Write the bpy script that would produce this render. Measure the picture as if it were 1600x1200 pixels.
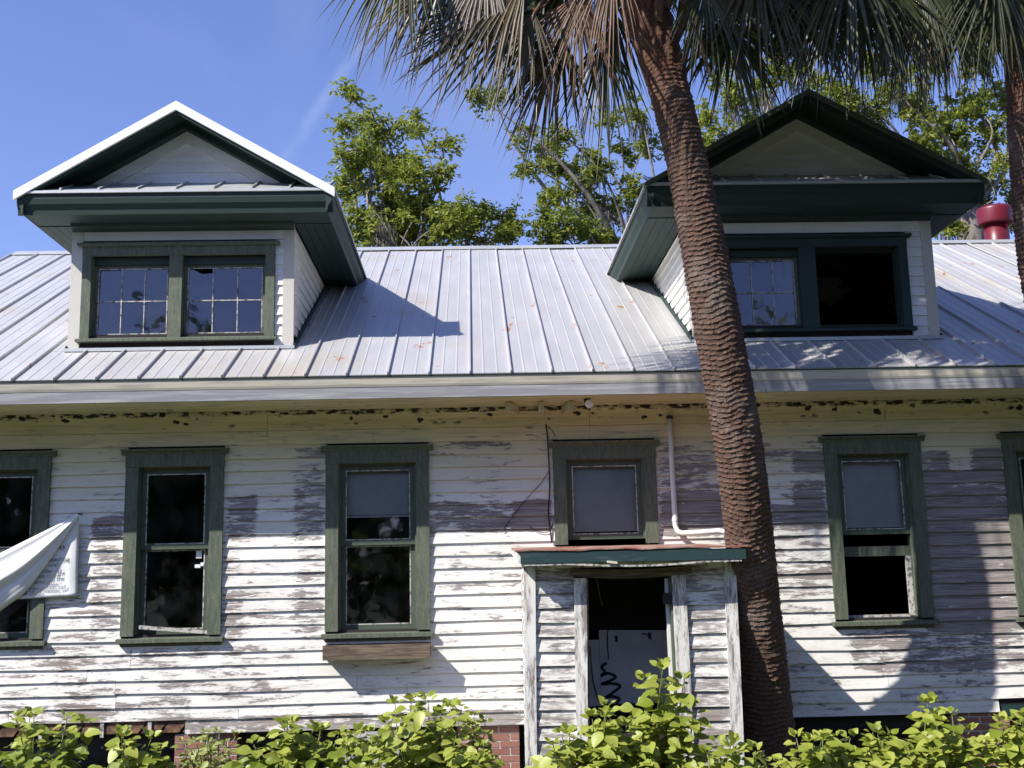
import bpy, math, random
from mathutils import Vector, Matrix, noise as mnoise
for o in list(bpy.data.objects): bpy.data.objects.remove(o, do_unlink=True)
SC = bpy.context.scene
COL = SC.collection
R = math.radians

# ------------------------------------------------------------------ camera
CAM = Vector((0, -11.5, 1.95)); FPX = 1756.0
yaw, pit, rol = R(2.0424), R(9.8708), R(-1.287)
FW = Vector((math.sin(yaw)*math.cos(pit), math.cos(yaw)*math.cos(pit), math.sin(pit)))
_rt = Vector((math.cos(yaw), -math.sin(yaw), 0)); _up = _rt.cross(FW)
RT = _rt*math.cos(rol)+_up*math.sin(rol); UP = -_rt*math.sin(rol)+_up*math.cos(rol)
cd = bpy.data.cameras.new('camera'); cam = bpy.data.objects.new('camera', cd); COL.objects.link(cam)
cd.sensor_width = 36; cd.lens = FPX/1600*36; cd.clip_start = .1; cd.clip_end = 2000
cam.matrix_world = Matrix(((RT.x, UP.x, -FW.x, CAM.x), (RT.y, UP.y, -FW.y, CAM.y), (RT.z, UP.z, -FW.z, CAM.z), (0, 0, 0, 1)))
SC.camera = cam
def ray(px, py): return FW+RT*((px-800)/FPX)+UP*((600-py)/FPX)
def atY(px, py, y):                       # photo pixel -> point on the plane at depth y
    d = ray(px, py); return CAM+d*((y-CAM.y)/d.y)

# ------------------------------------------------------------------ sun, sky, exposure
LDIR = Vector((1.57, 1.0, -1.66)).normalized()
sd = bpy.data.lights.new('sun', 'SUN'); sd.energy = 5.0; sd.angle = R(.5); sd.color = (1, .95, .87)
sun = bpy.data.objects.new('sun', sd); COL.objects.link(sun); sun.location = (-12, -8, 14)
sun.rotation_euler = LDIR.to_track_quat('-Z', 'Y').to_euler()
SC.view_settings.view_transform = 'Standard'; SC.view_settings.look = 'None'
SC.view_settings.exposure = .56; SC.view_settings.gamma = 1
W = bpy.data.worlds.new('World'); SC.world = W; W.use_nodes = True
wt = W.node_tree; wn = wt.nodes; wl = wt.links
bg = wn['Background']; bg.inputs[1].default_value = .108
sky = wn.new('ShaderNodeTexSky'); sky.sky_type = 'NISHITA'; sky.sun_disc = False
sky.sun_elevation = math.asin(-LDIR.z); sky.sun_rotation = math.atan2(-LDIR.x, -LDIR.y)
sky.air_density = 1.0; sky.dust_density = .25; sky.ozone_density = 2.2; sky.altitude = 10
tint = wn.new('ShaderNodeMix'); tint.data_type = 'RGBA'; tint.blend_type = 'MULTIPLY'
tint.inputs[0].default_value = 1; tint.inputs[7].default_value = (1.06, 1.0, 1.36, 1)
wl.new(sky.outputs[0], tint.inputs[6])
tcw = wn.new('ShaderNodeTexCoord')
def wmath(op, a, b=None, c=None):
    n = wn.new('ShaderNodeMath'); n.operation = op; n.use_clamp = False
    for i, v in enumerate((a, b, c)):
        if v is None: continue
        if isinstance(v, (int, float)): n.inputs[i].default_value = v
        else: wl.new(v, n.inputs[i])
    return n.outputs[0]
def wdot(v):
    n = wn.new('ShaderNodeVectorMath'); n.operation = 'DOT_PRODUCT'
    wl.new(tcw.outputs['Generated'], n.inputs[0]); n.inputs[1].default_value = v; return n.outputs['Value']
def wstep(v, a, b):
    n = wn.new('ShaderNodeMapRange'); n.interpolation_type = 'SMOOTHSTEP'
    wl.new(v, n.inputs[0]); n.inputs[1].default_value = a; n.inputs[2].default_value = b; return n.outputs[0]
d1, d2 = ray(450, 242).normalized(), ray(592, 28).normalized()   # a faint contrail and thin cirrus
pn = d1.cross(d2).normalized(); mid = (d1+d2).normalized()
wnz = wn.new('ShaderNodeTexNoise'); wnz.inputs['Scale'].default_value = 26; wnz.inputs['Detail'].default_value = 5
wl.new(tcw.outputs['Generated'], wnz.inputs['Vector'])
off = wmath('ADD', wdot(pn), wmath('MULTIPLY', wmath('SUBTRACT', wnz.outputs[0], .5), .006))
trail = wmath('MULTIPLY', wstep(wmath('ABSOLUTE', off), .009, .0), wstep(wdot(mid), .985, .9965))
trail = wmath('MULTIPLY', trail, wstep(wnz.outputs[0], .3, .65))
wn2 = wn.new('ShaderNodeTexNoise'); wn2.inputs['Scale'].default_value = 3.2; wn2.inputs['Detail'].default_value = 7; wn2.inputs['Distortion'].default_value = .8
wl.new(tcw.outputs['Generated'], wn2.inputs['Vector'])
cirrus = wmath('MULTIPLY', wstep(wn2.outputs[0], .5, .85), .14)
cl = wn.new('ShaderNodeMix'); cl.data_type = 'RGBA'; cl.inputs[7].default_value = (6.2, 6.6, 7.6, 1)
wl.new(wmath('ADD', wmath('MULTIPLY', trail, .12), cirrus), cl.inputs[0]); wl.new(tint.outputs[2], cl.inputs[6])
wl.new(cl.outputs[2], bg.inputs[0])

# ------------------------------------------------------------------ mesh builder
WL = {}
class MB:
    def __init__(s): s.v = []; s.f = []
    def add(s, vs, fs):
        b = len(s.v); s.v += [tuple(v) for v in vs]; s.f += [tuple(i+b for i in f) for f in fs]; return s
    def box(s, x0, x1, y0, y1, z0, z1):
        return s.add([(x0,y0,z0),(x1,y0,z0),(x1,y1,z0),(x0,y1,z0),(x0,y0,z1),(x1,y0,z1),(x1,y1,z1),(x0,y1,z1)],
              [(0,3,2,1),(4,5,6,7),(0,1,5,4),(1,2,6,5),(2,3,7,6),(3,0,4,7)])
    def prism(s, pts, a0, a1, axis):
        """closed polygon pts extruded between a0 and a1 along axis; pts are (u,v): x->(y,z), y->(x,z), z->(x,y)"""
        n = len(pts)
        def m(p, a): return (a, p[0], p[1]) if axis == 'x' else (p[0], a, p[1]) if axis == 'y' else (p[0], p[1], a)
        vs = [m(p, a0) for p in pts]+[m(p, a1) for p in pts]
        return s.add(vs, [tuple(range(n))[::-1], tuple(range(n, 2*n))]+[(i, (i+1) % n, (i+1) % n+n, i+n) for i in range(n)])
    def obox(s, c, ux, uy, uz):
        c, ux, uy, uz = Vector(c), Vector(ux), Vector(uy), Vector(uz)
        vs = [c+ux*a+uy*b+uz*d for d in (-1, 1) for a, b in ((-1,-1),(1,-1),(1,1),(-1,1))]
        return s.add(vs, [(0,3,2,1),(4,5,6,7),(0,1,5,4),(1,2,6,5),(2,3,7,6),(3,0,4,7)])
    def tube(s, path, rad, n=8, cap=True):
        path = [Vector(p) for p in path]; k = len(path)
        if isinstance(rad, (int, float)): rad = [rad]*k
        vs = []; ref = None
        for i, p in enumerate(path):
            t = (path[min(i+1, k-1)]-path[max(i-1, 0)]).normalized()
            if ref is None: ref = Vector((1, 0, 0)) if abs(t.x) < .9 else Vector((0, 1, 0))
            a = (ref-t*ref.dot(t)).normalized(); ref = a; b = t.cross(a)
            vs += [p+(a*math.cos(2*math.pi*j/n)+b*math.sin(2*math.pi*j/n))*rad[i] for j in range(n)]
        fs = [(i*n+j, i*n+(j+1) % n, (i+1)*n+(j+1) % n, (i+1)*n+j) for i in range(k-1) for j in range(n)]
        if cap: fs += [tuple(range(n))[::-1], tuple(range((k-1)*n, k*n))]
        return s.add(vs, fs)
    def build(s, name, mt, parent=None, origin=None, smooth=False, kind=None):
        if origin is None:
            xs, ys, zs = zip(*s.v)
            origin = Vector(((min(xs)+max(xs))/2, (min(ys)+max(ys))/2, min(zs)))
        else: origin = Vector(origin)
        me = bpy.data.meshes.new(name)
        me.from_pydata([(a-origin.x, b-origin.y, c-origin.z) for a, b, c in s.v], [], s.f); me.update()
        me.materials.append(MATS[mt])
        if smooth:
            for p in me.polygons: p.use_smooth = True
        return link(name, me, origin, parent, kind)
def link(name, me, origin, parent=None, kind=None):
    o = bpy.data.objects.new(name, me); COL.objects.link(o)
    if parent: o.parent = parent; o.location = Vector(origin)-WL[parent.name]
    else: o.location = origin
    WL[o.name] = Vector(origin)
    if kind: o['kind'] = kind
    return o
def empty(name, loc, parent=None):
    o = bpy.data.objects.new(name, None); COL.objects.link(o); o.empty_display_size = .2
    if parent: o.parent = parent; o.location = Vector(loc)-WL[parent.name]
    else: o.location = loc
    WL[o.name] = Vector(loc); return o
def tag(o, label, cat=None, group=None):
    o['label'] = label
    if cat: o['category'] = cat
    if group: o['group'] = group
    return o

# ------------------------------------------------------------------ materials
MATS = {}
class NT:
    def __init__(s, name):
        s.m = bpy.data.materials.new(name); s.m.use_nodes = True; s.t = s.m.node_tree; s.n = s.t.nodes; s.l = s.t.links
        s.p = s.n['Principled BSDF']; s.out = s.n['Material Output']; MATS[name] = s.m
        s.pos = s.n.new('ShaderNodeNewGeometry').outputs['Position']
        s.oi = s.n.new('ShaderNodeObjectInfo')
    def set(s, sock, v):
        if isinstance(v, bpy.types.NodeSocket): s.l.new(v, sock)
        else: sock.default_value = v
    def math(s, op, a, b=0.0, clamp=False):
        n = s.n.new('ShaderNodeMath'); n.operation = op; n.use_clamp = clamp; s.set(n.inputs[0], a); s.set(n.inputs[1], b); return n.outputs[0]
    def vec(s, op, a, b):
        n = s.n.new('ShaderNodeVectorMath'); n.operation = op; s.set(n.inputs[0], a); s.set(n.inputs[1], b); return n.outputs[0]
    def noise(s, v, scale=1, detail=4, rough=.55, dist=0, color=False):
        n = s.n.new('ShaderNodeTexNoise'); s.set(n.inputs['Vector'], v); n.inputs['Scale'].default_value = scale
        n.inputs['Detail'].default_value = detail; n.inputs['Roughness'].default_value = rough; n.inputs['Distortion'].default_value = dist
        return n.outputs[1 if color else 0]
    def step(s, v, a, b):
        n = s.n.new('ShaderNodeMapRange'); n.interpolation_type = 'SMOOTHSTEP'; s.set(n.inputs[0], v)
        n.inputs[1].default_value = a; n.inputs[2].default_value = b; return n.outputs[0]
    def mix(s, f, a, b):
        n = s.n.new('ShaderNodeMix'); n.data_type = 'RGBA'; s.set(n.inputs[0], f)
        for k, v in ((6, a), (7, b)): s.set(n.inputs[k], v if isinstance(v, bpy.types.NodeSocket) else (*v, 1))
        return n.outputs[2]
    def sep(s, v):
        n = s.n.new('ShaderNodeSeparateXYZ'); s.set(n.inputs[0], v); return n.outputs
    def comb(s, x, y, z):
        n = s.n.new('ShaderNodeCombineXYZ')
        for i, v in enumerate((x, y, z)): s.set(n.inputs[i], v)
        return n.outputs[0]
    def bump(s, h, strength=.5, dist=.01):
        n = s.n.new('ShaderNodeBump'); n.inputs['Strength'].default_value = strength; n.inputs['Distance'].default_value = dist
        s.set(n.inputs['Height'], h); s.l.new(n.outputs[0], s.p.inputs['Normal'])
    def col(s, c): s.set(s.p.inputs['Base Color'], c if isinstance(c, bpy.types.NodeSocket) else (*c, 1))
    def rough(s, r): s.set(s.p.inputs['Roughness'], r)

def jitter(t, amt=37.0):                       # position shifted by the object's own random, so alike pieces differ
    r = t.oi.outputs['Random']
    return t.vec('ADD', t.pos, t.comb(t.math('MULTIPLY', r, amt), t.math('MULTIPLY', r, amt*.7), t.math('MULTIPLY', r, amt*.3)))

# zones of worn paint on the wall: photo px box (u0,u1,v0,v1), how much more wood is bare
ZONES = [(0,500,850,1118,.032),(500,820,850,1118,.012),(1180,1600,832,1112,.03),(0,500,690,850,.012),(670,860,690,780,.02),(145,195,808,846,.16),(146,192,850,1000,.09),(355,402,770,848,.15),(352,380,850,1000,.07),(462,508,700,846,.13),(462,508,850,1000,.08),
 (668,860,782,832,.16),(800,862,782,830,.16),(700,800,680,702,.12),(1032,1140,690,775,.13),(1032,1140,770,838,.27),
 (1180,1290,690,725,.08),(1238,1290,705,738,.25),(1240,1290,752,826,.2),(1180,1290,788,830,.2),(1190,1300,835,930,.10),
 (1436,1482,705,760,.22),(1518,1566,700,752,.3),(1436,1600,735,985,.25),(1330,1600,985,1050,.14),(1200,1330,1040,1110,.02),
 (0,280,1020,1045,.05),(220,420,1010,1100,.06),(0,820,1118,1145,.16),(0,300,1098,1125,.10),(670,815,860,930,.05)]
def peel(name, base_th, zones=(), grain=1.0, cream=0.0, axis='x', soft=.035, white=(.80,.79,.75)):
    t = NT(name); q = jitter(t)
    x, y, z = t.sep(q)
    if axis == 'z': x, z = z, x
    if axis == 'y': x, y = y, x
    v1 = t.comb(t.math('MULTIPLY', x, 3.2), t.math('MULTIPLY', y, 3.0), t.math('MULTIPLY', z, 19.0))
    v2 = t.comb(t.math('MULTIPLY', x, 16.0), t.math('MULTIPLY', y, 8.0), t.math('MULTIPLY', z, 70.0))
    n1 = t.noise(v1, 1, 5, .62, .35); n2 = t.noise(v2, 1, 4, .6); n3 = t.noise(t.pos, 1.4, 2)
    f = t.math('ADD', t.math('ADD', t.math('MULTIPLY', n1, .62), t.math('MULTIPLY', n2, .26)), t.math('MULTIPLY', n3, .22))
    px, py, pz = t.sep(t.pos)
    wob = t.math('MULTIPLY', t.math('SUBTRACT', n2, .5), .22)
    for (u0, u1, a0, a1, amt) in zones:
        A = atY((u0+u1)/2, a1, 0); B = atY((u0+u1)/2, a0, 0); C = atY(u0, (a0+a1)/2, 0); D = atY(u1, (a0+a1)/2, 0)
        xx = t.math('ADD', px, wob)
        m = t.math('MULTIPLY', t.step(t.math('ABSOLUTE', t.math('SUBTRACT', xx, (C.x+D.x)/2)), (D.x-C.x)/2+.03, (D.x-C.x)/2-.03),
                   t.step(t.math('ABSOLUTE', t.math('SUBTRACT', pz, (A.z+B.z)/2)), (B.z-A.z)/2+.02, (B.z-A.z)/2-.02))
        f = t.math('ADD', f, t.math('MULTIPLY', m, amt*.8))
    bare = t.step(f, base_th-soft, base_th+soft)
    g = t.comb(t.math('MULTIPLY', x, 1.6), t.math('MULTIPLY', y, 4.0), t.math('MULTIPLY', z, 48.0*grain))
    gr = t.noise(g, 1, 5, .6, 1.6)
    wood = t.mix(t.step(gr, .32, .68), (.16,.14,.133), (.37,.335,.32))
    wood = t.mix(t.math('MULTIPLY', t.step(n3, .5, .75), .55), wood, t.mix(t.step(gr, .3, .7), (.16,.115,.09), (.32,.25,.21)))
    pr = t.math('MULTIPLY', t.oi.outputs['Random'], .10)
    dirt = t.step(t.noise(v1, .6, 4), .42, .75)
    paint = t.mix(t.math('MULTIPLY', dirt, .55), white, (.60,.57,.49))
    if cream: paint = t.mix(t.step(pz, 2.55, 3.45), paint, (.66,.60,.37))
    paint = t.mix(pr, paint, (.40,.37,.33))
    fl = t.step(f, base_th-.12, base_th)
    paint = t.mix(t.math('MULTIPLY', fl, .35), paint, (.48,.45,.42))
    crack = t.math('MULTIPLY', t.step(t.noise(t.vec('MULTIPLY', q, (38, 20, 60)), 1, 3, .6), .64, .70), t.step(n3, .42, .62))
    paint = t.mix(t.math('MULTIPLY', crack, .8), paint, (.17,.15,.14))
    t.col(t.mix(bare, paint, wood)); t.rough(t.math('ADD', .55, t.math('MULTIPLY', bare, .35)))
    t.bump(t.math('ADD', t.math('MULTIPLY', bare, -.55), t.math('ADD', t.math('MULTIPLY', gr, .25), t.math('MULTIPLY', n2, .15))), .7, .004)
    return t
peel('clapboard_paint', .655, ZONES, cream=1)
peel('porch_paint', .555, (), grain=.7, soft=.06)
peel('porch_trim', .585, (), axis='z', soft=.06)
peel('dormer_paint', .80, (), white=(.80,.80,.79))
peel('dormer_trim', .76, (), axis='z', white=(.58,.55,.49))
peel('dormer_side_paint', .74, (), axis='y')

def green(name, wear, dark=(1, 1, 1)):
    t = NT(name); q = jitter(t); n = t.noise(t.vec('MULTIPLY', q, (34, 34, 5)), 1, 6, .75); n2 = t.noise(q, 45, 3)
    b = t.step(t.math('ADD', t.math('MULTIPLY', n, .75), t.math('MULTIPLY', n2, .25)), wear-.13, wear+.13)
    base = t.mix(t.noise(q, 5, 3), tuple(c*k for c, k in zip((.050,.075,.055), dark)), tuple(c*k for c, k in zip((.085,.105,.068), dark)))
    t.col(t.mix(t.math('MULTIPLY', b, .6), base, (.19,.195,.135))); t.rough(.7)
    t.bump(t.math('ADD', t.math('MULTIPLY', b, -.6), n2), .5, .003); return t
green('green_paint', .62); green('green_shaded', .74, (.24, .42, .52)); green('green_worn', .51)  # middle one: same paint, shade under the eaves put into its colour

t = NT('cream_paint'); q = jitter(t, 9); x, y, z = t.sep(t.pos)
v = t.vec('MULTIPLY', q, (2, 6, 30)); n = t.noise(v, 1, 5, .6)
c = t.mix(t.step(n, .4, .75), (.70,.63,.40), (.50,.46,.33))
spot = t.n.new('ShaderNodeTexVoronoi'); spot.inputs['Scale'].default_value = 6.5; spot.inputs['Randomness'].default_value = 1
t.l.new(t.vec('ADD', t.vec('MULTIPLY', t.pos, (1, .9, 1.5)), t.vec('MULTIPLY', t.noise(t.pos, 9, 3, color=True), (.12, .12, .12))), spot.inputs['Vector'])
rsel = t.sep(spot.outputs['Color'])[0]
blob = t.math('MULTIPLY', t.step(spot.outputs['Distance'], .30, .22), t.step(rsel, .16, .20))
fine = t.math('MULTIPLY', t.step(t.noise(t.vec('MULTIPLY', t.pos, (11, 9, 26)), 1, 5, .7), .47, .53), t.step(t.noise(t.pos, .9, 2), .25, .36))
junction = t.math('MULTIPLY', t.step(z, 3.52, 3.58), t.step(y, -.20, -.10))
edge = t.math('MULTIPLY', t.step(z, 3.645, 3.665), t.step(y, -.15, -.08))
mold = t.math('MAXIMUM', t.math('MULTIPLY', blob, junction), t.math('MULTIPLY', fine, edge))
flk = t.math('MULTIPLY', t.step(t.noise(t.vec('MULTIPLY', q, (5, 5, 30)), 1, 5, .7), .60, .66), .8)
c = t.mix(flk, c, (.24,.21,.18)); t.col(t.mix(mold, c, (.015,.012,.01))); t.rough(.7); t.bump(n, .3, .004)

t = NT('fascia_lower'); q = jitter(t, 9); n = t.noise(t.vec('MULTIPLY', t.pos, (1.1, 1, 24)), 1, 7, .7, .8)
t.col(t.mix(t.step(n, .44, .66), (.33,.325,.35), (.52,.515,.51))); t.rough(.8); t.bump(n, .4, .004)
t = NT('fascia_upper'); n = t.noise(t.vec('MULTIPLY', t.pos, (2, 1, 25)), 1, 5, .6)
t.col(t.mix(t.step(n, .45, .72), (.60,.56,.45), (.42,.39,.33))); t.rough(.7); t.bump(n, .3, .004)

def metal(name, base, rust, rgh=.42):
    t = NT(name); q = jitter(t, 21); n = t.noise(t.vec('MULTIPLY', q, (5, 1.2, 1.2)), 1, 5, .6); big = t.noise(t.pos, .8, 3)
    c = t.mix(n, tuple(k*.86 for k in base), tuple(k*1.1 for k in base))
    c = t.mix(t.step(big, .55, .75), c, tuple(k*e for k, e in zip(base, (.96, .90, .80))))
    sp = t.noise(t.vec('MULTIPLY', t.pos, (4.2, 2.2, 2.2)), 1, 6, .68)
    r = t.step(sp, rust, rust+.035)
    c = t.mix(r, c, (.36,.17,.07)); t.col(c)
    t.set(t.p.inputs['Metallic'], t.math('MULTIPLY', t.math('SUBTRACT', 1, r), .45))
    t.rough(t.math('ADD', rgh, t.math('MULTIPLY', n, .16))); t.bump(t.noise(q, 3, 2), .12, .01); return t
metal('roof_metal', (.585,.58,.575), .645); metal('drip_metal', (.50,.52,.52), .9)
t = NT('white_metal'); t.col((.86,.86,.86)); t.rough(.4)
t = NT('rust_metal'); n = t.noise(t.vec('MULTIPLY', t.pos, (5, 3, 3)), 1, 6, .65)
t.col(t.mix(t.step(n, .35, .65), (.22,.05,.03), (.40,.30,.24))); t.rough(.8); t.bump(n, .5, .01)
t = NT('porch_green'); n = t.noise(t.vec('MULTIPLY', t.pos, (4, 4, 20)), 1, 5); t.col(t.mix(t.step(n, .55, .8), (.014,.044,.043), (.10,.11,.095))); t.rough(.6)
t = NT('dark_interior'); n = t.noise(t.pos, 2, 3); t.col(t.mix(n, (.018,.016,.015), (.035,.03,.028))); t.rough(.9)  # near-black stands in for unlit rooms, their darkness put into the colour
t = NT('inner_panel'); n = t.noise(t.pos, 3, 4); t.col(t.mix(t.step(n, .4, .7), (.82,.81,.80), (.68,.67,.66))); t.rough(.8)
t = NT('black_spray'); t.col((.02,.02,.022)); t.rough(.7)
t = NT('brown_wood'); q = jitter(t); n = t.noise(t.vec('MULTIPLY', q, (3, 3, 40)), 1, 5, .6, .8); t.col(t.mix(t.step(n, .35, .7), (.085,.06,.042), (.22,.165,.115))); t.rough(.85); t.bump(n, .5, .005)
t = NT('sheathing'); q = jitter(t); n = t.noise(q, 9, 4); t.col(t.mix(t.step(n, .4, .7), (.07,.04,.03), (.28,.15,.08))); t.rough(.9)
t = NT('brick'); q = jitter(t); n = t.noise(q, 25, 5, .65)
c = t.mix(t.oi.outputs['Random'], (.25,.10,.08), (.34,.17,.13)); t.col(t.mix(t.step(n, .5, .8), c, (.22,.10,.08))); t.rough(.85); t.bump(n, .6, .006)
t = NT('mortar'); n = t.noise(t.pos, 30, 4); t.col(t.mix(n, (.48,.45,.40), (.62,.58,.52))); t.rough(.95); t.bump(n, .5, .005)
t = NT('pvc'); n = t.noise(t.pos, 6, 3); t.col(t.mix(n, (.80,.79,.75), (.66,.65,.62))); t.rough(.45)
t = NT('black_rubber'); t.col((.015,.014,.014)); t.rough(.6)
t = NT('bead'); n = t.noise(t.pos, 25, 4); t.col(t.mix(t.step(n, .45, .62), (.52,.50,.46), (.13,.13,.11))); t.rough(.7)
t = NT('blind'); n = t.noise(t.pos, 4, 3); t.col(t.mix(n, (.86,.84,.77), (.74,.72,.65))); t.rough(.6)
t = NT('paper'); t.col((.8,.8,.82)); t.rough(.7)
t = NT('vent_red'); n = t.noise(t.pos, 8, 4); t.col(t.mix(t.step(n, .4, .75), (.155,.012,.024), (.11,.012,.02))); t.rough(.38)
t = NT('lamp_white'); t.col((.85,.85,.85)); t.rough(.3)
t = NT('banner_cloth'); n = t.noise(t.pos, 9, 4); t.col(t.mix(n, (.84,.84,.85), (.72,.72,.73))); t.rough(.55); t.bump(n, .3, .006)
t.set(t.p.inputs['Subsurface Weight'], 0.0)
t = NT('banner_print'); t.col((.10,.10,.12)); t.rough(.7)
t = NT('glass'); t.n.remove(t.p)
tr = t.n.new('ShaderNodeBsdfTransparent'); tr.inputs[0].default_value = (.94,.95,.95,1)
gl = t.n.new('ShaderNodeBsdfGlossy'); gl.inputs['Roughness'].default_value = .03; gl.inputs[0].default_value = (.9,.9,1,1)
fr = t.n.new('ShaderNodeFresnel'); fr.inputs[0].default_value = 1.62
bp = t.n.new('ShaderNodeBump'); bp.inputs['Strength'].default_value = .05; bp.inputs['Distance'].default_value = .02
t.l.new(t.noise(t.pos, 3.5, 2), bp.inputs['Height']); t.l.new(bp.outputs[0], gl.inputs['Normal'])
mx = t.n.new('ShaderNodeMixShader'); t.l.new(fr.outputs[0], mx.inputs[0]); t.l.new(tr.outputs[0], mx.inputs[1]); t.l.new(gl.outputs[0], mx.inputs[2])
df = t.n.new('ShaderNodeBsdfDiffuse'); df.inputs[0].default_value = (.25,.25,.27,1)     # grime on the panes
mx2 = t.n.new('ShaderNodeMixShader'); t.l.new(t.math('MULTIPLY', t.step(t.noise(t.pos, 5, 5), .35, .8), .05), mx2.inputs[0])
t.l.new(mx.outputs[0], mx2.inputs[1]); t.l.new(df.outputs[0], mx2.inputs[2]); t.l.new(mx2.outputs[0], t.out.inputs[0])

def leafmat(name, a, b, trans, tcol=None, rgh=.5, objrand=False):
    t = NT(name); n = t.noise(t.pos, 2.2, 2); n2 = t.noise(t.pos, 23, 2)
    f = t.math('ADD', t.math('MULTIPLY', n, .5), t.math('MULTIPLY', n2, .5))
    if objrand: f = t.math('ADD', t.math('MULTIPLY', f, .5), t.math('MULTIPLY', t.oi.outputs['Random'], .5))
    c = t.mix(t.step(f, .3, .7), a, b); t.col(c); t.rough(rgh)
    tl = t.n.new('ShaderNodeBsdfTranslucent'); t.l.new(t.mix(.5, c, tcol or b), tl.inputs[0])
    m = t.n.new('ShaderNodeMixShader'); m.inputs[0].default_value = trans
    t.l.new(t.p.outputs[0], m.inputs[1]); t.l.new(tl.outputs[0], m.inputs[2]); t.l.new(m.outputs[0], t.out.inputs[0]); return t
leafmat('shrub_leaf', (.19,.24,.025), (.36,.40,.075), .30, (.30,.36,.04), .45, True)
leafmat('shrub_leaf_pale', (.20,.25,.05), (.33,.36,.11), .30, (.30,.34,.06), .5, True)
leafmat('shrub_fill', (.06,.11,.015), (.15,.21,.03), .30, (.2,.26,.03))
leafmat('tree_leaf', (.19,.23,.034), (.38,.41,.08), .46, (.26,.33,.04))
leafmat('tree_leaf_b', (.155,.20,.03), (.34,.37,.068), .44, (.22,.28,.04))
leafmat('moss', (.09,.09,.065), (.17,.17,.13), .3)
leafmat('palm_green', (.018,.026,.008), (.075,.080,.026), .22, (.11,.12,.03), .38)
leafmat('palm_mixed', (.04,.038,.018), (.14,.105,.055), .18, (.15,.11,.05), .5)
leafmat('palm_dead', (.085,.042,.022), (.22,.125,.068), .15, (.3,.19,.1), .6)
leafmat('palm_bleached', (.17,.13,.10), (.36,.31,.26), .2, (.3,.25,.2), .6)
t = NT('stem_green'); t.col((.14,.17,.05)); t.rough(.6)
t = NT('petiole'); n = t.noise(t.pos, 7, 3); t.col(t.mix(n, (.12,.10,.05), (.24,.15,.09))); t.rough(.5)
t = NT('bark'); n = t.noise(t.vec('MULTIPLY', t.pos, (6, 6, 2)), 1, 6, .65); t.col(t.mix(t.step(n, .35, .7), (.10,.085,.07), (.30,.27,.24))); t.rough(.9); t.bump(n, .8, .03)
t = NT('palm_bark')
at = t.n.new('ShaderNodeAttribute'); at.attribute_name = 'ridge'
n = t.noise(t.vec('MULTIPLY', t.pos, (16, 16, 42)), 1, 5, .65); n2 = t.noise(t.pos, 2.1, 3); z = t.sep(t.pos)[2]
c = t.mix(t.math('ADD', t.math('MULTIPLY', at.outputs['Fac'], .75), t.math('MULTIPLY', n, .3)), (.045,.024,.017), (.26,.15,.10))  # crevice shade and ridge highlights painted in along the modelled rings
c = t.mix(t.step(n2, .5, .7), c, t.mix(n, (.075,.055,.045), (.29,.22,.175)))
c = t.mix(t.math('MULTIPLY', t.step(z, 5.9, 6.6), .7), c, t.mix(n, (.05,.018,.010), (.25,.095,.052)))  # reddish top near the crown, also toned down for the fronds' shade
fib = t.noise(t.vec('MULTIPLY', t.pos, (70, 70, 9)), 1, 4, .7); c = t.mix(t.step(fib, .5, .7), c, (.03,.02,.016)); t.col(c); t.rough(.9); t.bump(t.math('ADD', n, fib), 1.0, .02)
t = NT('ground_soil'); n = t.noise(t.pos, .8, 6); t.col(t.mix(t.step(n, .35, .65), (.06,.05,.03), (.05,.075,.02))); t.rough(.95); t.bump(t.noise(t.pos, 9, 5), .7, .04)

# ------------------------------------------------------------------ ground
g = MB(); N = 40
for j in range(N+1):
    for i in range(N+1):
        sx = (i/N-.5)*2; sy = (j/N-.5)*2
        X = math.copysign(abs(sx)**3*600, sx); Y = math.copysign(abs(sy)**3*600, sy)
        r = math.hypot(X, Y); g.v.append((X, Y, .05*mnoise.noise(Vector((X*.3, Y*.3, 0)))*(1 if r < 30 else 0)-.03))
g.f = [(j*(N+1)+i, j*(N+1)+i+1, (j+1)*(N+1)+i+1, (j+1)*(N+1)+i) for j in range(N) for i in range(N)]
gr = g.build('ground', 'ground_soil', None, (0, 0, 0), True); gr['kind'] = 'structure'
tag(gr, 'low weedy ground under and around the old house')

# ------------------------------------------------------------------ house
XL, XR = -6.35, 10.2; YB = 10.2                 # house ends and back wall
ZB, EXP = .543, .1275                           # bottom of the siding, clapboard exposure
RP = R(27.694); EY, EZ = -.80, 3.931; RY, RZ = 4.761, 6.850     # eave edge and ridge of the metal roof
def roofz(y): return EZ+(y-EY)*math.tan(RP)
house = empty('house', (1.9, 4.7, 0))
tag(house, 'old weathered white clapboard house with metal roof and two green dormers', 'house')
WIN = [(-5.25,-4.265),(-3.514,-2.532),(-1.506,-.459),(.81,1.867),(3.619,4.630),(5.498,6.50)]
ZS, ZH = 1.44, 3.31
CW = .13                                        # side casing width
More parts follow.
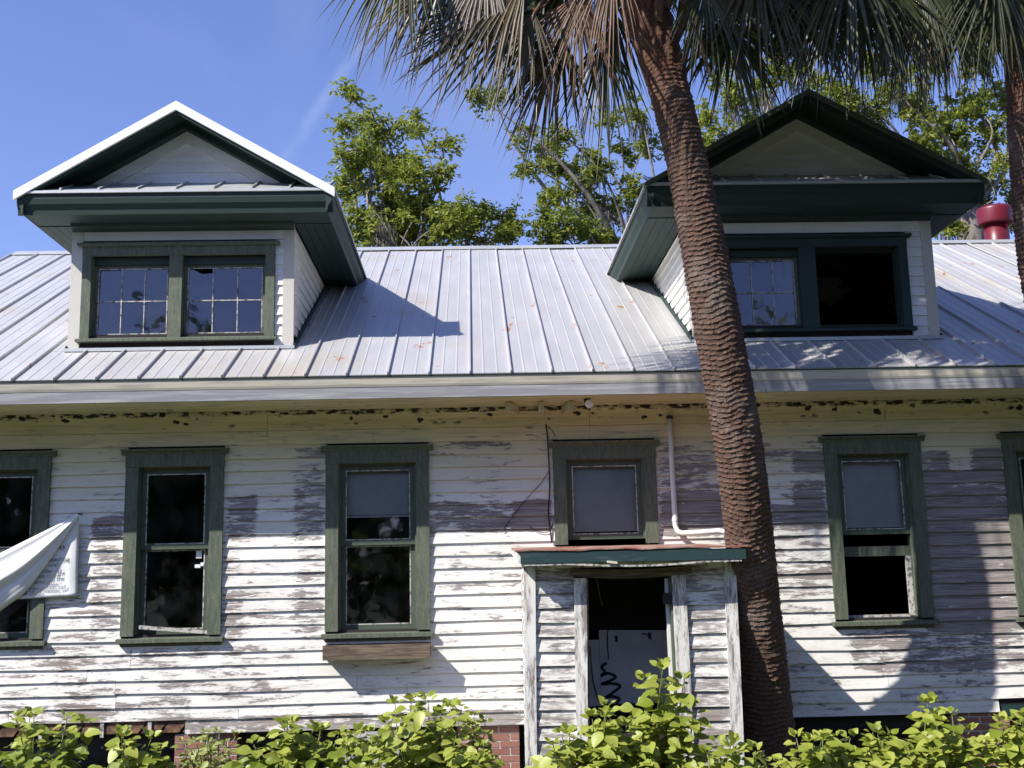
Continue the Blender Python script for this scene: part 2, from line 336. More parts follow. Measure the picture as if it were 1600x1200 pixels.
# backing wall of planks behind the clapboards, with openings
w = MB(); cuts = [XL]
for a, b in WIN: cuts += [a+.1, b-.1]
cuts.append(XR)
for i in range(0, len(cuts), 2): w.box(cuts[i], cuts[i+1], .0, .12, ZB+.06, 3.72)
for i, (a, b) in enumerate(WIN):
    w.box(a+.1, b-.1, .001, .119, 3.2, 3.719)
    if i != 3: w.box(a+.1, b-.1, .001, .119, ZB+.061, ZS+.05)
w.box(XL, XL+.12, .121, YB, ZB, 3.72); w.box(XR-.12, XR, .121, YB, ZB, 3.72); w.box(XL+.121, XR-.121, YB-.12, YB, ZB, 3.72)
for xx in (XL, XR-.12): w.prism([(.0, 3.721), (YB, 3.721), (RY, RZ-.12)], xx, xx+.12, 'x')
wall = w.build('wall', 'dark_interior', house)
inn = MB()
inn.box(XL+.13, XR-.13, .13, YB-.13, ZB+.06, ZB+.14); inn.box(XL+.13, XR-.13, .13, YB-.13, 3.60, 3.68)
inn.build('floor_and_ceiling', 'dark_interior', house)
pt = MB()
for xx in (-4.1, -2.0, .35, 2.9, 5.1): pt.box(xx, xx+.1, .6 if xx != .35 else .2, 5.0, ZB+.15, 3.59)
pt.box(XL+.14, XR-.14, 5.02, 5.12, ZB+.15, 3.59); pt.build('partition', 'dark_interior', house)

rng = random.Random(4)
def clapboard(x0, x1, z0, parent, mt, h=EXP, y=0.0, name='clapboard', thick=.029, seg=.45, wob=.0055):
    """one lapped board, a wedge thicker at its lower edge, slightly wavy"""
    n = max(1, int((x1-x0)/seg)); m = MB(); ph = rng.uniform(0, 50); tilt = rng.uniform(-.003, .003)
    for i in range(n+1):
        x = x0+(x1-x0)*i/n; dz = wob*mnoise.noise(Vector((x*.9+ph, z0, 0)))*2+tilt*(i/n-.5)*2; dy = wob*mnoise.noise(Vector((x*1.7, ph, z0)))
        m.v += [(x, y-thick+dy, z0+dz), (x, y-.002, z0+dz+.001), (x, y-.002, z0+h+.012), (x, y-.007+dy*.4, z0+h+.012)]
    for i in range(n):
        a = i*4; b = a+4
        m.f += [(a, b, b+3, a+3), (a+1, b+1, b, a), (a+3, b+3, b+2, a+2)]
    m.f += [(0, 3, 2, 1), (n*4, n*4+1, n*4+2, n*4+3)]
    return m.build(name, mt, parent)
ROWS = int((3.335-ZB)/EXP)+1
PX0, PX1 = .50, 2.30                            # the entry porch covers the wall here
for k in range(ROWS):
    z0 = ZB+k*EXP; zc = z0+EXP*.5
    runs = [(XL, XR)]
    blocks = []
    for i, (a, b) in enumerate(WIN):
        if ZS-.03 < zc < ZH-.0 or (i == 3 and zc < ZH): blocks.append((a+.004, b-.004))
    if zc < 2.1: blocks.append((PX0, PX1))
    if k == 0: blocks += [(XL-1, -2.86), (5.22, XR+1)]
    for a, b in sorted(blocks):
        new = []
        for r0, r1 in runs:
            if b <= r0 or a >= r1: new.append((r0, r1)); continue
            if a > r0: new.append((r0, a))
            if b < r1: new.append((b, r1))
        runs = new
    for r0, r1 in runs:
        cutx = [r0]
        while r1-cutx[-1] > 3.4:
            cutx.append(cutx[-1]+rng.uniform(1.7, 3.0))
        if r1-cutx[-1] < .5 and len(cutx) > 1: cutx.pop()
        cutx.append(r1)
        for a, b in zip(cutx, cutx[1:]):
            if b-a > .05: clapboard(a+.0015, b-.0015, z0, wall, 'clapboard_paint')
# frieze boards under the soffit
ztop = ZB+ROWS*EXP+.012
for a, b in ((XL, -2.1), (-2.1, 1.2), (1.2, 4.3), (4.3, XR)):
    MB().box(a+.001, b-.001, -.026, -.003, ztop, 3.50).build('frieze_board', 'cream_paint', wall)
    MB().prism([(-.032, 3.503), (-.003, 3.503), (-.003, 3.705), (-.085, 3.705), (-.085, 3.668), (-.05, 3.640), (-.032, 3.60)], a+.002, b-.002, 'x').build('bed_moulding', 'cream_paint', wall)
# rough sheathing showing where the lowest board is gone
for i in range(18):
    x = XL+.06+i*.2
    MB().prism([(x, ZB+.01), (x+.17, ZB+.01), (x+.26, ZB+.125), (x+.09, ZB+.125)], -.004, -.0005, 'y').build('sheathing_board', 'sheathing', wall)
for x in (-4.75, -4.27, -3.68, -3.22):
    MB().box(x, x+.035, -.02, -.006, ZB-.02, ZB+.12).build('furring_strip', 'bead', wall)
# eaves
cor = MB().box(XL-.35, XR+.35, EY+.055, .0, 3.708, 3.728).build('soffit', 'cream_paint', house)
for i in range(6):
    y0 = EY+.06+i*.108
    MB().box(XL-.349, XR+.349, y0, y0+.104, 3.698, 3.7075).build('soffit_board', 'cream_paint', cor)
MB().prism([(EY+.005, 3.806), (EY+.05, 3.806), (EY+.05, 3.70), (EY+.022, 3.70)], XL-.36, XR+.36, 'x').build('fascia_board', 'fascia_lower', cor)
MB().prism([(EY-.018, 3.90), (EY+.05, 3.90), (EY+.05, 3.8075), (EY+.002, 3.8075), (EY-.006, 3.83)], XL-.36, XR+.36, 'x').build('fascia_moulding', 'fascia_upper', cor)
MB().box(XL-.38, XR+.38, EY-.026, EY+.04, 3.902, 3.922).build('drip_edge', 'green_shaded', cor)
for px, tw in ((801, -.10), (846, -.02), (888, .05)):
    p = atY(px, 632, -.35)
    MB().obox((p.x, -.27, 3.655), (.028, 0, 0), (tw*.5, -.20, -.01), (0, 0, .042)).build('bracket', 'fascia_upper', cor)

# metal roof
S, X0 = .3959, -1.2099
DORM = [dict(wx0=-4.17, wx1=-1.885, ex0=-4.62, ex1=-1.41, ax=-3.03, ridge=6.915, sof=5.735, broken=False),
        dict(wx0=2.36, wx1=4.965, ex0=1.85, ex1=5.42, ax=3.61, ridge=7.0, sof=5.755, broken=True)]
DY = .08                                        # front plane of the dormers
dk = MB()
def deck(x0, x1, y0, y1):
    dk.prism([(y0, roofz(y0)-.012), (y1, roofz(y1)-.012), (y1, roofz(y1)-.09), (y0, roofz(y0)-.09)][::-1], x0, x1, 'x')
edges = [XL-.30, DORM[0]['wx0'], DORM[0]['wx1'], DORM[1]['wx0'], DORM[1]['wx1'], XR+.36]
for i in range(5):
    if i % 2 == 0: deck(edges[i], edges[i+1], EY+.06, RY)
    else: deck(edges[i], edges[i+1], EY+.06, DY-.05); deck(edges[i], edges[i+1], 3.1, RY)
dk.prism([(RY+.001, RZ-.012), (2*RY-EY, EZ-.012), (2*RY-EY, EZ-.09), (RY, RZ-.09)][::-1], XL-.36, XR+.36, 'x')
roof = dk.build('roof', 'dark_interior', house)
cs, sn = math.cos(RP), math.sin(RP)
panel_cache = {}
def roof_panel(x0, x1, y0, y1, seam=True):
    """a standing-seam pan with two low ribs and its upturned seam on the left edge"""
    wd = x1-x0; L = (y1-y0)/cs; key = (round(wd, 3), round(L, 3), seam)
    if key not in panel_cache:
        m = MB()
        prof = [(0, -.003), (0, .002)]
        for r_ in (wd/3, 2*wd/3):
            if wd > .2: prof += [(r_-.010, .002), (r_-.005, .006), (r_+.005, .006), (r_+.010, .002)]
        prof += [(wd-.001, .002), (wd-.001, -.003)]
        n = len(prof); m.add([(u, 0, v) for u, v in prof]+[(u, L, v) for u, v in prof],
              [tuple(range(n)), tuple(range(n, 2*n))[::-1]]+[(i, i+n, (i+1) % n+n, (i+1) % n) for i in range(n)])
        if seam:
            m.add([(-.0075, -.004, .002), (.0075, -.004, .002), (.0065, -.004, .03), (-.0065, -.004, .03),
                   (-.0075, L, .002), (.0075, L, .002), (.0065, L, .03), (-.0065, L, .03)],
                  [(0,1,2,3), (7,6,5,4), (1,5,6,2), (2,6,7,3), (3,7,4,0)])
        me = bpy.data.meshes.new('roof_panel'); me.from_pydata(m.v, [], m.f); me.update(); me.materials.append(MATS['roof_metal'])
        panel_cache[key] = me
    o = link('roof_panel', panel_cache[key], (x0, y0, roofz(y0)), roof); o.rotation_euler = (RP+rng.uniform(-.0012, .0012), rng.uniform(-.004, .004), 0); return o
k0 = math.floor((XL-.34-X0)/S); k1 = int((XR+.36-X0)/S)
for k in range(k0, k1):
    a, b = X0+k*S, X0+(k+1)*S; hit = None
    for D_ in DORM:
        if b > D_['wx0'] and a < D_['wx1']: hit = D_
    if not hit: roof_panel(a, b, EY-.03, RY-.01)
    else:
        roof_panel(a, b, EY-.03, DY-.035)
        if a < hit['wx0']-.03: roof_panel(a, hit['wx0']-.004, DY-.033, 3.6)
        if b > hit['wx1']+.03: roof_panel(hit['wx1']+.004, b, DY-.033, RY-.01, False)
MB().prism([(RY-.13, RZ-.045), (RY-.13, RZ-.035), (RY, RZ+.045), (RY+.13, RZ-.035), (RY+.13, RZ-.045), (RY, RZ+.03)], XL-.37, XR+.37, 'x').build('ridge_cap', 'drip_metal', roof)
vt = atY(1556, 352, 5.25)
v = MB().tube([(vt.x, 5.25, 6.4), (vt.x, 5.25, 7.42)], .185, 28).build('roof_vent', 'vent_red', house, smooth=False)
for p in v.data.polygons: p.use_smooth = len(p.vertices) == 4
vc = MB().tube([(vt.x, 5.25, 7.27), (vt.x, 5.25, 7.275), (vt.x, 5.25, 7.31), (vt.x, 5.25, 7.50), (vt.x, 5.25, 7.53), (vt.x, 5.25, 7.56)], [.20, .255, .265, .275, .272, .23], 28).build('vent_cap', 'vent_red', v)
for p in vc.data.polygons: p.use_smooth = len(p.vertices) == 4

# ------------------------------------------------------------------ ground-floor windows
def frame_mesh(x0, x1, y0, y1, z0, z1, st, top, bot):
    m = MB(); m.box(x0, x0+st, y0, y1, z0, z1); m.box(x1-st, x1, y0, y1, z0, z1)
    m.box(x0+st+.0003, x1-st-.0003, y0+.0012, y1-.0012, z1-top, z1-.0005); m.box(x0+st+.0003, x1-st-.0003, y0+.0012, y1-.0012, z0+.0005, z0+bot); return m
def bead_mesh(x0, x1, y, z0, z1, t=.011):
    return frame_mesh(x0, x1, y-.006, y+.004, z0, z1, t, t, t)
def sash(par, x0, x1, y, z0, z1, st=.045, top=.045, bot=.05, mt='green_paint', glass=True, bead=True):
    s = frame_mesh(x0, x1, y, y+.035, z0, z1, st, top, bot).build('sash', mt, par)
    if bead: bead_mesh(x0+st+.001, x1-st-.001, y+.0035, z0+bot+.001, z1-top-.001).build('glazing_bead', 'bead', par)
    if glass: MB().box(x0+st+.002, x1-st-.002, y+.018, y+.021, z0+bot+.002, z1-top-.002).build('pane', 'glass', par)
    return s
def blind(par, x0, x1, y, z0, z1, name='blind'):
    m = MB(); z = z1-.03; m.box(x0, x1, y-.012, y+.012, z1-.028, z1)
    while z > z0+.03:
        m.obox(((x0+x1)/2, y, z-.010), ((x1-x0)/2, 0, 0), (0, .0048, .0092), (0, -.0004, .0002)); z -= .0185
    m.box(x0, x1, y-.011, y+.011, z0, z0+.018); return m.build(name, 'blind', par)
def window(i, lower='closed', upper_z=2.345, bl=None, bottom=None):
    a, b = WIN[i]; zb = bottom or ZS; P = empty('window', ((a+b)/2, 0, zb), house)
    mt = 'green_worn'
    for x0, x1 in ((a, a+CW), (b-CW, b)):
        MB().box(x0, x1, -.052, -.001, zb+.04 if not bottom else zb, ZH-.16).build('side_casing', mt, P)
    MB().box(a-.004, b+.004, -.057, -.001, ZH-.1595, ZH-.0305).build('head_casing', mt, P)
    MB().prism([(-.10, ZH+.022), (-.001, ZH+.030), (-.001, ZH-.030), (-.062, ZH-.030), (-.068, ZH-.010), (-.094, ZH+.002)], a-.045, b+.045, 'x').build('drip_cap', mt, P)
    j = MB(); ja, jb = a+CW, b-CW; j.box(ja-.02, ja+.018, .0005, .13, zb+.05, ZH-.14); j.box(jb-.018, jb+.02, .0005, .13, zb+.05, ZH-.14); j.box(ja+.0185, jb-.0185, .0005, .129, ZH-.175, ZH-.1385)
    j.build('jamb', mt, P)
    if not bottom:
        MB().prism([(-.085, zb-.025), (-.085, zb+.012), (.125, zb+.045), (.125, zb-.025)], a-.03, b+.03, 'x').build('sill', mt, P)
        MB().box(a, b, -.030, -.0225, zb-.06, zb-.0255).build('apron', mt, P)
    x0, x1 = ja+.020, jb-.020; zt = ZH-.177
    sash(P, x0, x1, .030, upper_z-.02, zt)
    if lower == 'closed': sash(P, x0, x1, .070, zb+.045, upper_z+.02)
    if bl: blind(P, x0+.02, x1-.02, .118, bl, zt-.005)
    return P, x0, x1, zt
P1 = window(0)
P2, xa, xb, zt = window(1)
m = MB().obox((-3.0, -.01, 1.535), (.33, .02, -.033), (0, .018, 0), (0, 0, .017)).build('loose_rail', 'bead', P2)
for (u, v_) in ((310, 866), (323, 864), (317, 878), (308, 881)):
    p = atY(u, v_, .06); MB().box(p.x-.028, p.x+.028, .082, .0845, p.z-.04, p.z+.04 if v_ < 870 else p.z-.005).build('sticker', 'paper', P2)
P3, xa, xb, zt = window(2, bl=2.61)
P4, xa, xb, zt = window(3, lower='none', upper_z=2.355, bl=2.415, bottom=2.285)
P5, xa, xb, zt = window(4, lower='none', bl=2.40)
MB().box(xa, xb, .070, .105, 2.105, 2.205).build('sash_rail', 'green_worn', P5)
MB().box(xb-.05, xb, .071, .104, 1.50, 2.104).build('sash_stile', 'bead', P5)
MB().box(xa, xb-.051, .071, .104, 1.487, 1.515).build('sash_bottom', 'bead', P5)
P6 = window(5)
tag(P1[0], 'window at the left edge, half covered by the torn banner'); tag(P2, 'window with crooked sashes and small papers stuck on the glass')
tag(P3, 'window with a half-lowered blind above the wooden box'); tag(P4, 'short window with a full blind above the porch roof')
tag(P5, 'window right of the palm trunk, open below its blind'); tag(P6[0], 'window cut off by the right edge of the photo')
# wooden box under the third window
bx = empty('window_box', (-.97, -.12, 1.20)); tag(bx, 'bare brown wooden planter box under the third window', 'planter box')
MB().box(-1.50, -.455, -.235, -.215, 1.215, 1.355).build('front_board', 'brown_wood', bx)
MB().box(-1.50, -.455, -.03, -.0235, 1.23, 1.36).build('back_board', 'brown_wood', bx)
for x in (-1.4995, -.4755): MB().box(x, x+.02, -.2145, -.031, 1.216, 1.35).build('side_board', 'brown_wood', bx)
MB().box(-1.478, -.477, -.2145, -.031, 1.216, 1.235).build('bottom_board', 'brown_wood', bx)

# ------------------------------------------------------------------ brick piers
BR = bpy.data.meshes.new('brick'); _m = MB().box(-.0945, .0945, -.05, .05, -.0275, .0275); BR.from_pydata(_m.v, [], _m.f); BR.update(); BR.materials.append(MATS['brick'])
BH = bpy.data.meshes.new('brick_half'); _m = MB().box(-.043, .043, -.05, .05, -.0275, .0275); BH.from_pydata(_m.v, [], _m.f); BH.update(); BH.materials.append(MATS['brick'])
def pier(x0, ztop, y=.02):
    wd = .614; P = MB().box(x0+.006, x0+wd-.006, y+.006, y+.45, -.05, ztop).build('brick_pier', 'mortar', house)
    z = ztop-.036; r = 0
    while z > -.02:
        row = [(.1, BR), (.307, BR), (.514, BR)] if r % 2 == 0 else [(.048, BH), (.2035, BR), (.4105, BR), (.566, BH)]
        for dx, me in row:
            o = link('brick', me, (x0+dx, y+.05+rng.uniform(-.003, .003), z), P); o.rotation_euler = (0, rng.uniform(-.01, .01), rng.uniform(-.015, .015))
        z -= .069; r += 1
for x0, zt_ in ((-2.97, ZB-.015), (-.205, ZB-.015), (4.72, ZB+.02), (-5.6, ZB), (8.0, ZB)): pier(x0, zt_)
bm = MB().box(XL, XR, .11, .30, ZB-.14, ZB+.05).build('sill_beam', 'dark_interior', house)
MB().box(5.24, 5.75, .0, .02, ZB-.04, ZB+.10).build('patch_board', 'porch_green', house)
p = atY(535, 1142, -.02); MB().box(p.x, p.x+.55, -.03, -.012, .02, ZB-.03).build('skirting_sheet', 'fascia_lower', house)

# ------------------------------------------------------------------ dormers
def dormer(D_, label):
    P = empty('dormer', ((D_['wx0']+D_['wx1'])/2, DY, 4.4), house); tag(P, label)
    a, b, e0, e1, ax, rz, sf = (D_[k] for k in ('wx0', 'wx1', 'ex0', 'ex1', 'ax', 'ridge', 'sof'))
    FY = DY-.45; zb = roofz(DY)-.02; ez = sf+.205           # front of the eaves; top of eave
    # window opening: two openings under one casing
    if not D_['broken']: c0, c1, m0, m1 = -4.07, -2.065, -3.165, -3.03
    else: c0, c1, m0, m1 = 2.64, 4.70, 3.525, 3.70
    zw0, zw1 = 4.50, 5.50
    # back wall of front
    f = MB(); f.box(a, c0+.09, DY, DY+.1, zb, sf); f.box(c1-.09, b, DY, DY+.1, zb, sf)
    f.box(c0+.0905, c1-.0905, DY+.001, DY+.099, zb, zw0+.05); f.box(c0+.0905, c1-.0905, DY+.001, DY+.099, zw1-.09, sf-.001)
    for x0 in (a, b-.08):                                     # side walls cut along the roof slope
        f.prism([(DY+.1005, zb), (DY+.1005, sf-.002), (EY+(sf-EZ)/math.tan(RP)+.05, sf-.002)], x0+.001, x0+.079, 'x')
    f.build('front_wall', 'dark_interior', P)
    cb = .095
    for x0, x1 in ((a-.022, a+cb), (b-cb, b+.022)):
        MB().box(x0, x1, DY-.03, DY-.0005, zb+.005, sf-.002).build('corner_board', 'dormer_trim', P)
    MB().box(a+cb+.001, b-cb-.001, DY-.026, DY-.0005, 5.565, sf-.003).build('frieze_board', 'dormer_paint', P)
    z = zb+.03; eh = .109
    MB().box(a+cb+.001, b-cb-.001, DY-.025, DY-.0005, zb+.03, zw0-.085).build('base_board', 'dormer_paint', P)
    z = zw0-.083
    while z < 5.55:
        h = min(eh, 5.553-z)
        for x0, x1 in ((a+cb+.001, c0-.002), (c1+.002, b-cb-.001)):
            if x1-x0 > .03: clapboard(x0, x1, z, P, 'dormer_paint', h, DY, thick=.027)
        z += eh
    # side clapboards following the roof
    for sx, xw in ((-1, a), (1, b)):
        z = zb+.05
        while z < sf-.02:
            y1 = EY+(z+.03-EZ)/math.tan(RP); h = min(.118, sf-.004-z)
            if y1-DY > .12:
                xo, xi = xw+sx*.026, xw+sx*.002; xt = xw+sx*.007; m = MB()
                y2 = y1+h/math.tan(RP)
                m.add([(xo, DY+.002, z), (xi, DY+.002, z), (xi, DY+.002, z+h), (xt, DY+.002, z+h), (xo, y1, z), (xi, y1, z), (xi, y2, z+h), (xt, y2, z+h)],
                      [(0,1,2,3), (7,6,5,4), (0,4,5,1), (2,6,7,3), (0,3,7,4), (1,5,6,2)])
                m.build('clapboard', 'dormer_side_paint', P)
            z += .118
        yr = EY+(sf-EZ)/math.tan(RP)                          # flashing along the roof
        m = MB(); up_ = Vector((0, -sn, cs)); al = Vector((0, cs, sn))
        c = Vector((xw+sx*.03, (DY-.03+yr)/2, roofz((DY-.03+yr)/2)+.02)); m.obox(c, (.012, 0, 0), al*((yr-DY+.03)/2/cs), up_*.03)
        m.build('side_flashing', 'green_shaded', P)
    MB().box(a-.04, b+.04, DY-.075, DY-.0305, zb-.005, zb+.03).build('sill_flashing', 'drip_metal', P)
    # window casing
    gm = 'green_worn' if not D_['broken'] else 'green_shaded'  # right dormer's shade put into its casing colour by the darker green
    MB().box(c0, c0+.095, DY-.045, DY-.0005, zw0, zw1-.10).build('side_casing', gm, P)
    MB().box(c1-.095, c1, DY-.045, DY-.0005, zw0, zw1-.10).build('side_casing', gm, P)
    MB().box(m0, m1, DY-.045, DY+.09, zw0, zw1-.10).build('mullion', gm, P)
    MB().box(c0-.003, c1+.003, DY-.048, DY-.0005, zw1-.0995, zw1).build('head_casing', gm, P)
    MB().box(c0-.05, c1+.05, DY-.085, DY-.0005, zw1+.0005, zw1+.03).build('drip_cap', gm, P)
    MB().prism([(DY-.085, zw0-.03), (DY-.085, zw0-.004), (DY+.08, zw0+.05), (DY+.08, zw0-.03)], c0-.03, c1+.03, 'x').build('sill', gm, P)
    j = MB(); j.box(c0+.075, c0+.105, DY+.0005, DY+.13, zw0, zw1-.08); j.box(c1-.105, c1-.075, DY+.0005, DY+.13, zw0, zw1-.08); j.box(c0+.106, c1-.106, DY+.091, DY+.13, zw1-.13, zw1-.081)
    j.build('jamb', gm, P)
    ops = [(c0+.106, m0-.001), (m1+.001, c1-.106)]
    for q_, (x0, x1) in enumerate(ops):
        if D_['broken'] and q_ == 1: continue
        z0, z1 = zw0+.035, zw1-.185; yy = DY+.062
        if q_ == 0 or True: MB().box(x0+.001, x1-.001, DY+.03, DY+.1, z1+.001, zw1-.101).build('head_jamb', 'green_shaded', P)
        frame_mesh(x0, x1, yy, yy+.03, z0, z1, .034, .03, .034).build('sash', 'green_worn', P)
        bead_mesh(x0+.035, x1-.035, yy+.003, z0+.035, z1-.031, .010).build('glazing_bead', 'bead', P)
        gx0, gx1, gz0, gz1 = x0+.0455, x1-.0455, z0+.0455, z1-.0415; mun = .010
        pw = (gx1-gx0-2*mun)/3; ph = (gz1-gz0-mun)/2
        for n_ in range(2):
            x = gx0+(n_+1)*pw+n_*mun; MB().box(x, x+mun, yy+.001, yy+.02, gz0, gz1).build('muntin', 'bead', P)
        for c_ in range(3):
            x = gx0+c_*(pw+mun); MB().box(x+.0005, x+pw-.0005, yy+.002, yy+.019, gz0+ph, gz0+ph+mun).build('muntin', 'bead', P)
            for r_ in range(2):
                if D_['broken'] is False and q_ == 1 and c_ == 0 and r_ == 1:   # cracked pane: its top corner is gone
                    z = gz0+ph+mun
                    MB().prism([(x, z), (x+pw, z), (x+pw, z+ph*.86), (x+pw*.55, z+ph*.84), (x+pw*.2, z+ph*.97), (x, z+ph)], yy+.012, yy+.014, 'y').build('pane', 'glass', P); continue
                o = MB().box(x, x+pw, yy+.012, yy+.014, gz0+r_*(ph+mun), gz0+r_*(ph+mun)+ph).build('pane', 'glass', P); o.rotation_euler = (rng.uniform(-.012, .012), 0, rng.uniform(-.01, .01))
    # boxed eaves on three sides
    yb = EY+(sf-EZ)/math.tan(RP)
    sof = MB(); sof.box(e0+.06, e1-.06, FY+.06, DY-.031, sf, sf+.02)
    sof.box(e0+.06, a-.023, DY-.0305, yb+.5, sf, sf+.02); sof.box(b+.023, e1-.06, DY-.0305, yb+.5, sf, sf+.02)
    sof.build('soffit', 'green_shaded', P)
    n = 4
    for i in range(n):                                        # narrow boards of the side soffits
        for x0, x1 in ((e0+.065, a-.024), (b+.024, e1-.065)):
            s_ = (x1-x0)/n; MB().box(x0+i*s_+.002, x0+(i+1)*s_-.002, DY-.02, yb+.3, sf-.009, sf-.0005).build('soffit_board', 'green_shaded', P)
    MB().prism([(DY-.032, sf-.075), (DY-.032, sf-.001), (DY-.11, sf-.001), (DY-.10, sf-.03), (DY-.06, sf-.05)][::-1], a-.02, b+.02, 'x').build('bed_moulding', 'green_shaded', P)
    def crown(y_or_x, sgn): return [(y_or_x, ez), (y_or_x+sgn*.07, ez), (y_or_x+sgn*.07, sf-.004), (y_or_x+sgn*.055, sf-.004), (y_or_x+sgn*.045, sf+.05), (y_or_x+sgn*.012, sf+.10), (y_or_x, ez-.05)]
    MB().prism(crown(FY, 1), e0+.001, e1-.001, 'x').build('front_crown', 'green_shaded', P)
    ye = EY+(ez-EZ)/math.tan(RP)
    MB().prism(crown(e0, 1), FY+.001, ye+.3, 'y').build('side_crown', 'green_shaded', P)
    MB().prism(crown(e1, -1), FY+.001, ye+.3, 'y').build('side_crown', 'green_shaded', P)
    MB().box(e0-.022, e1+.022, FY-.024, FY+.05, ez+.001, ez+.026).build('front_drip', 'drip_metal', P)
    for x0, x1 in ((e0-.026, e0+.04), (e1-.04, e1+.026)):
        MB().box(x0, x1, FY+.051, ye+.02, ez+.0005, ez+.028).build('side_drip', 'drip_metal', P)
    # pent roof across the front
    gy = DY+.02; pz = ez+.27
    MB().prism([(FY-.01, ez+.0275), (FY-.01, ez+.034), (gy, pz), (gy, pz-.012)], e0+.02, e1-.02, 'x').build('pent_roof', 'drip_metal', P)
    nx = int((e1-e0)/.36); st = (e1-e0-.1)/nx
    for i in range(nx+1):
        x = e0+.05+i*st; MB().prism([(FY-.012, ez+.0345), (FY-.012, ez+.058), (gy-.002, pz+.024), (gy-.002, pz+.0005)], x-.009, x+.009, 'x').build('pent_seam', 'drip_metal' if not D_['broken'] else 'drip_metal', P)
    # gable roof
    hl, hr = ax-e0, e1-ax; rise = rz-(ez+.03)
    for sgn, half in ((-1, hl), (1, hr)):
        ex = ax+sgn*(half+.03); yend = RY+.2; th = .075
        def slab(y0, y1, t0, t1, k0=0.0, k1=1.0):             # between depths t0,t1 under the roof surface
            d = Vector((sgn*half, 0, -rise)); ln = d.length
            A = Vector((ax, 0, rz))+d*k0; B = Vector((ax, 0, rz))+d*k1
            pts = [(A.x, A.z-t0), (B.x, B.z-t0), (B.x, B.z-t1), (A.x, A.z-t1)]
            if sgn < 0: pts = pts[::-1]
            return MB().prism(pts, y0, y1, 'y')
        slab(FY-.005, yend, 0, .03, 0, 1.02).build('roof_slope', 'roof_metal', P)
        slab(FY-.035, FY-.0055, -.012, .085 if not D_['broken'] else .045, 0, 1.015).build('rake_drip', 'white_metal' if not D_['broken'] else 'green_paint', P)  # left rake coloured as sunlit, right rake as shaded
        slab(FY+.0, DY+.04, .0305, .055, 0, .985).build('rake_soffit', 'green_shaded', P)
        slab(FY-.004, FY+.03, .0555, .115, 0, .93).build('rake_fascia', 'green_shaded', P)
        slab(DY-.12, DY+.03, .0555, .13, 0, .86).build('rake_moulding', 'green_shaded', P)
        slab(DY-.012, DY+.035, .1305, .27, .0, .74).build('rake_frieze', 'dormer_paint', P)
        for i in range(12):
            y = FY+.25+i*.4
            if y < RY: slab(y, y+.014, -.03, -.0005, 0.01, 1.0).build('roof_seam', 'roof_metal', P)
    # gable boards
    sl, sr = rise/hl, rise/hr; z = pz+.002
    while z < rz-.2:
        z1 = min(z+.118, rz-.16); xl0 = ax-(rz-.09-z)/sl; xr0 = ax+(rz-.09-z)/sr; xl1 = ax-max(.01, rz-.09-z1)/sl; xr1 = ax+max(.01, rz-.09-z1)/sr
        MB().add([(xl0, DY+.018, z), (xr0, DY+.018, z), (xr1, DY+.030, z1), (xl1, DY+.030, z1), (xl0, DY+.06, z), (xr0, DY+.06, z), (xr1, DY+.06, z1), (xl1, DY+.06, z1)],
             [(0,1,2,3), (7,6,5,4), (0,4,5,1), (3,2,6,7), (0,3,7,4), (1,5,6,2)]).build('gable_board', 'dormer_paint', P)
        z = z1+.0005
    return P
dormer(DORM[0], 'left dormer, sunlit rakes and two six-pane sashes')
dormer(DORM[1], 'right dormer in shade, its right window opening empty')

# ------------------------------------------------------------------ entry porch
pp = empty('entry_porch', (1.4, -.6, 0), house); tag(pp, 'small boxed entry porch with peeling boards and rusty lean-to roof')
FYP = -1.20
def porchside(xs):
    m = MB()
    m.box(xs, xs+.05, FYP+.05, -.03, .02, 2.05); return m
porchside(.455).build('side_wall', 'porch_paint', pp); porchside(2.262).build('side_wall', 'porch_paint', pp)
def lean(n, x0, x1, x2, x3, y0, y1, z0, z1, mt):              # board that leans a little, x0..x1 below, x2..x3 above
    return MB().add([(x0,y0,z0),(x1,y0,z0),(x1,y1,z0),(x0,y1,z0),(x2,y0,z1),(x3,y0,z1),(x3,y1,z1),(x2,y1,z1)], [(0,3,2,1),(4,5,6,7),(0,1,5,4),(1,2,6,5),(2,3,7,6),(3,0,4,7)]).build(n, mt, pp)
lean('corner_board', .405, .505, .435, .54, FYP-.025, FYP+.03, .03, 2.06, 'porch_trim')
lean('corner_board', 2.235, 2.345, 2.255, 2.365, FYP-.025, FYP+.03, .03, 2.06, 'porch_trim')
lean('door_casing', .86, .955, .885, 1.0, FYP-.03, FYP+.03, .03, 1.95, 'porch_trim')
lean('door_casing', 1.785, 1.905, 1.775, 1.90, FYP-.03, FYP+.03, .03, 1.99, 'porch_trim')
lean('door_edge', 1.735, 1.765, 1.725, 1.752, FYP+.06, FYP+.10, .03, 1.93, 'pvc')
lean('door_jamb', .957, .975, 1.001, 1.018, FYP-.01, FYP+.09, .03, 1.94, 'brown_wood')
lean('door_stop', 1.766, 1.784, 1.753, 1.774, FYP-.005, FYP+.09, .03, 1.94, 'green_paint')
MB().box(1.69, 1.765, FYP-.012, FYP+.05, 1.70, 1.80).build('hinge', 'black_rubber', pp)
z = .04
while z < 2.0:
    h = min(.127, 2.04-z); u = z/2.0
    clapboard(.506+.034*u, .860+.024*u, z, pp, 'porch_paint', h, FYP+.02, thick=.030)
    clapboard(1.906-.005*u, 2.234+.02*u, z, pp, 'porch_paint', h, FYP+.02, thick=.030)
    z += .127
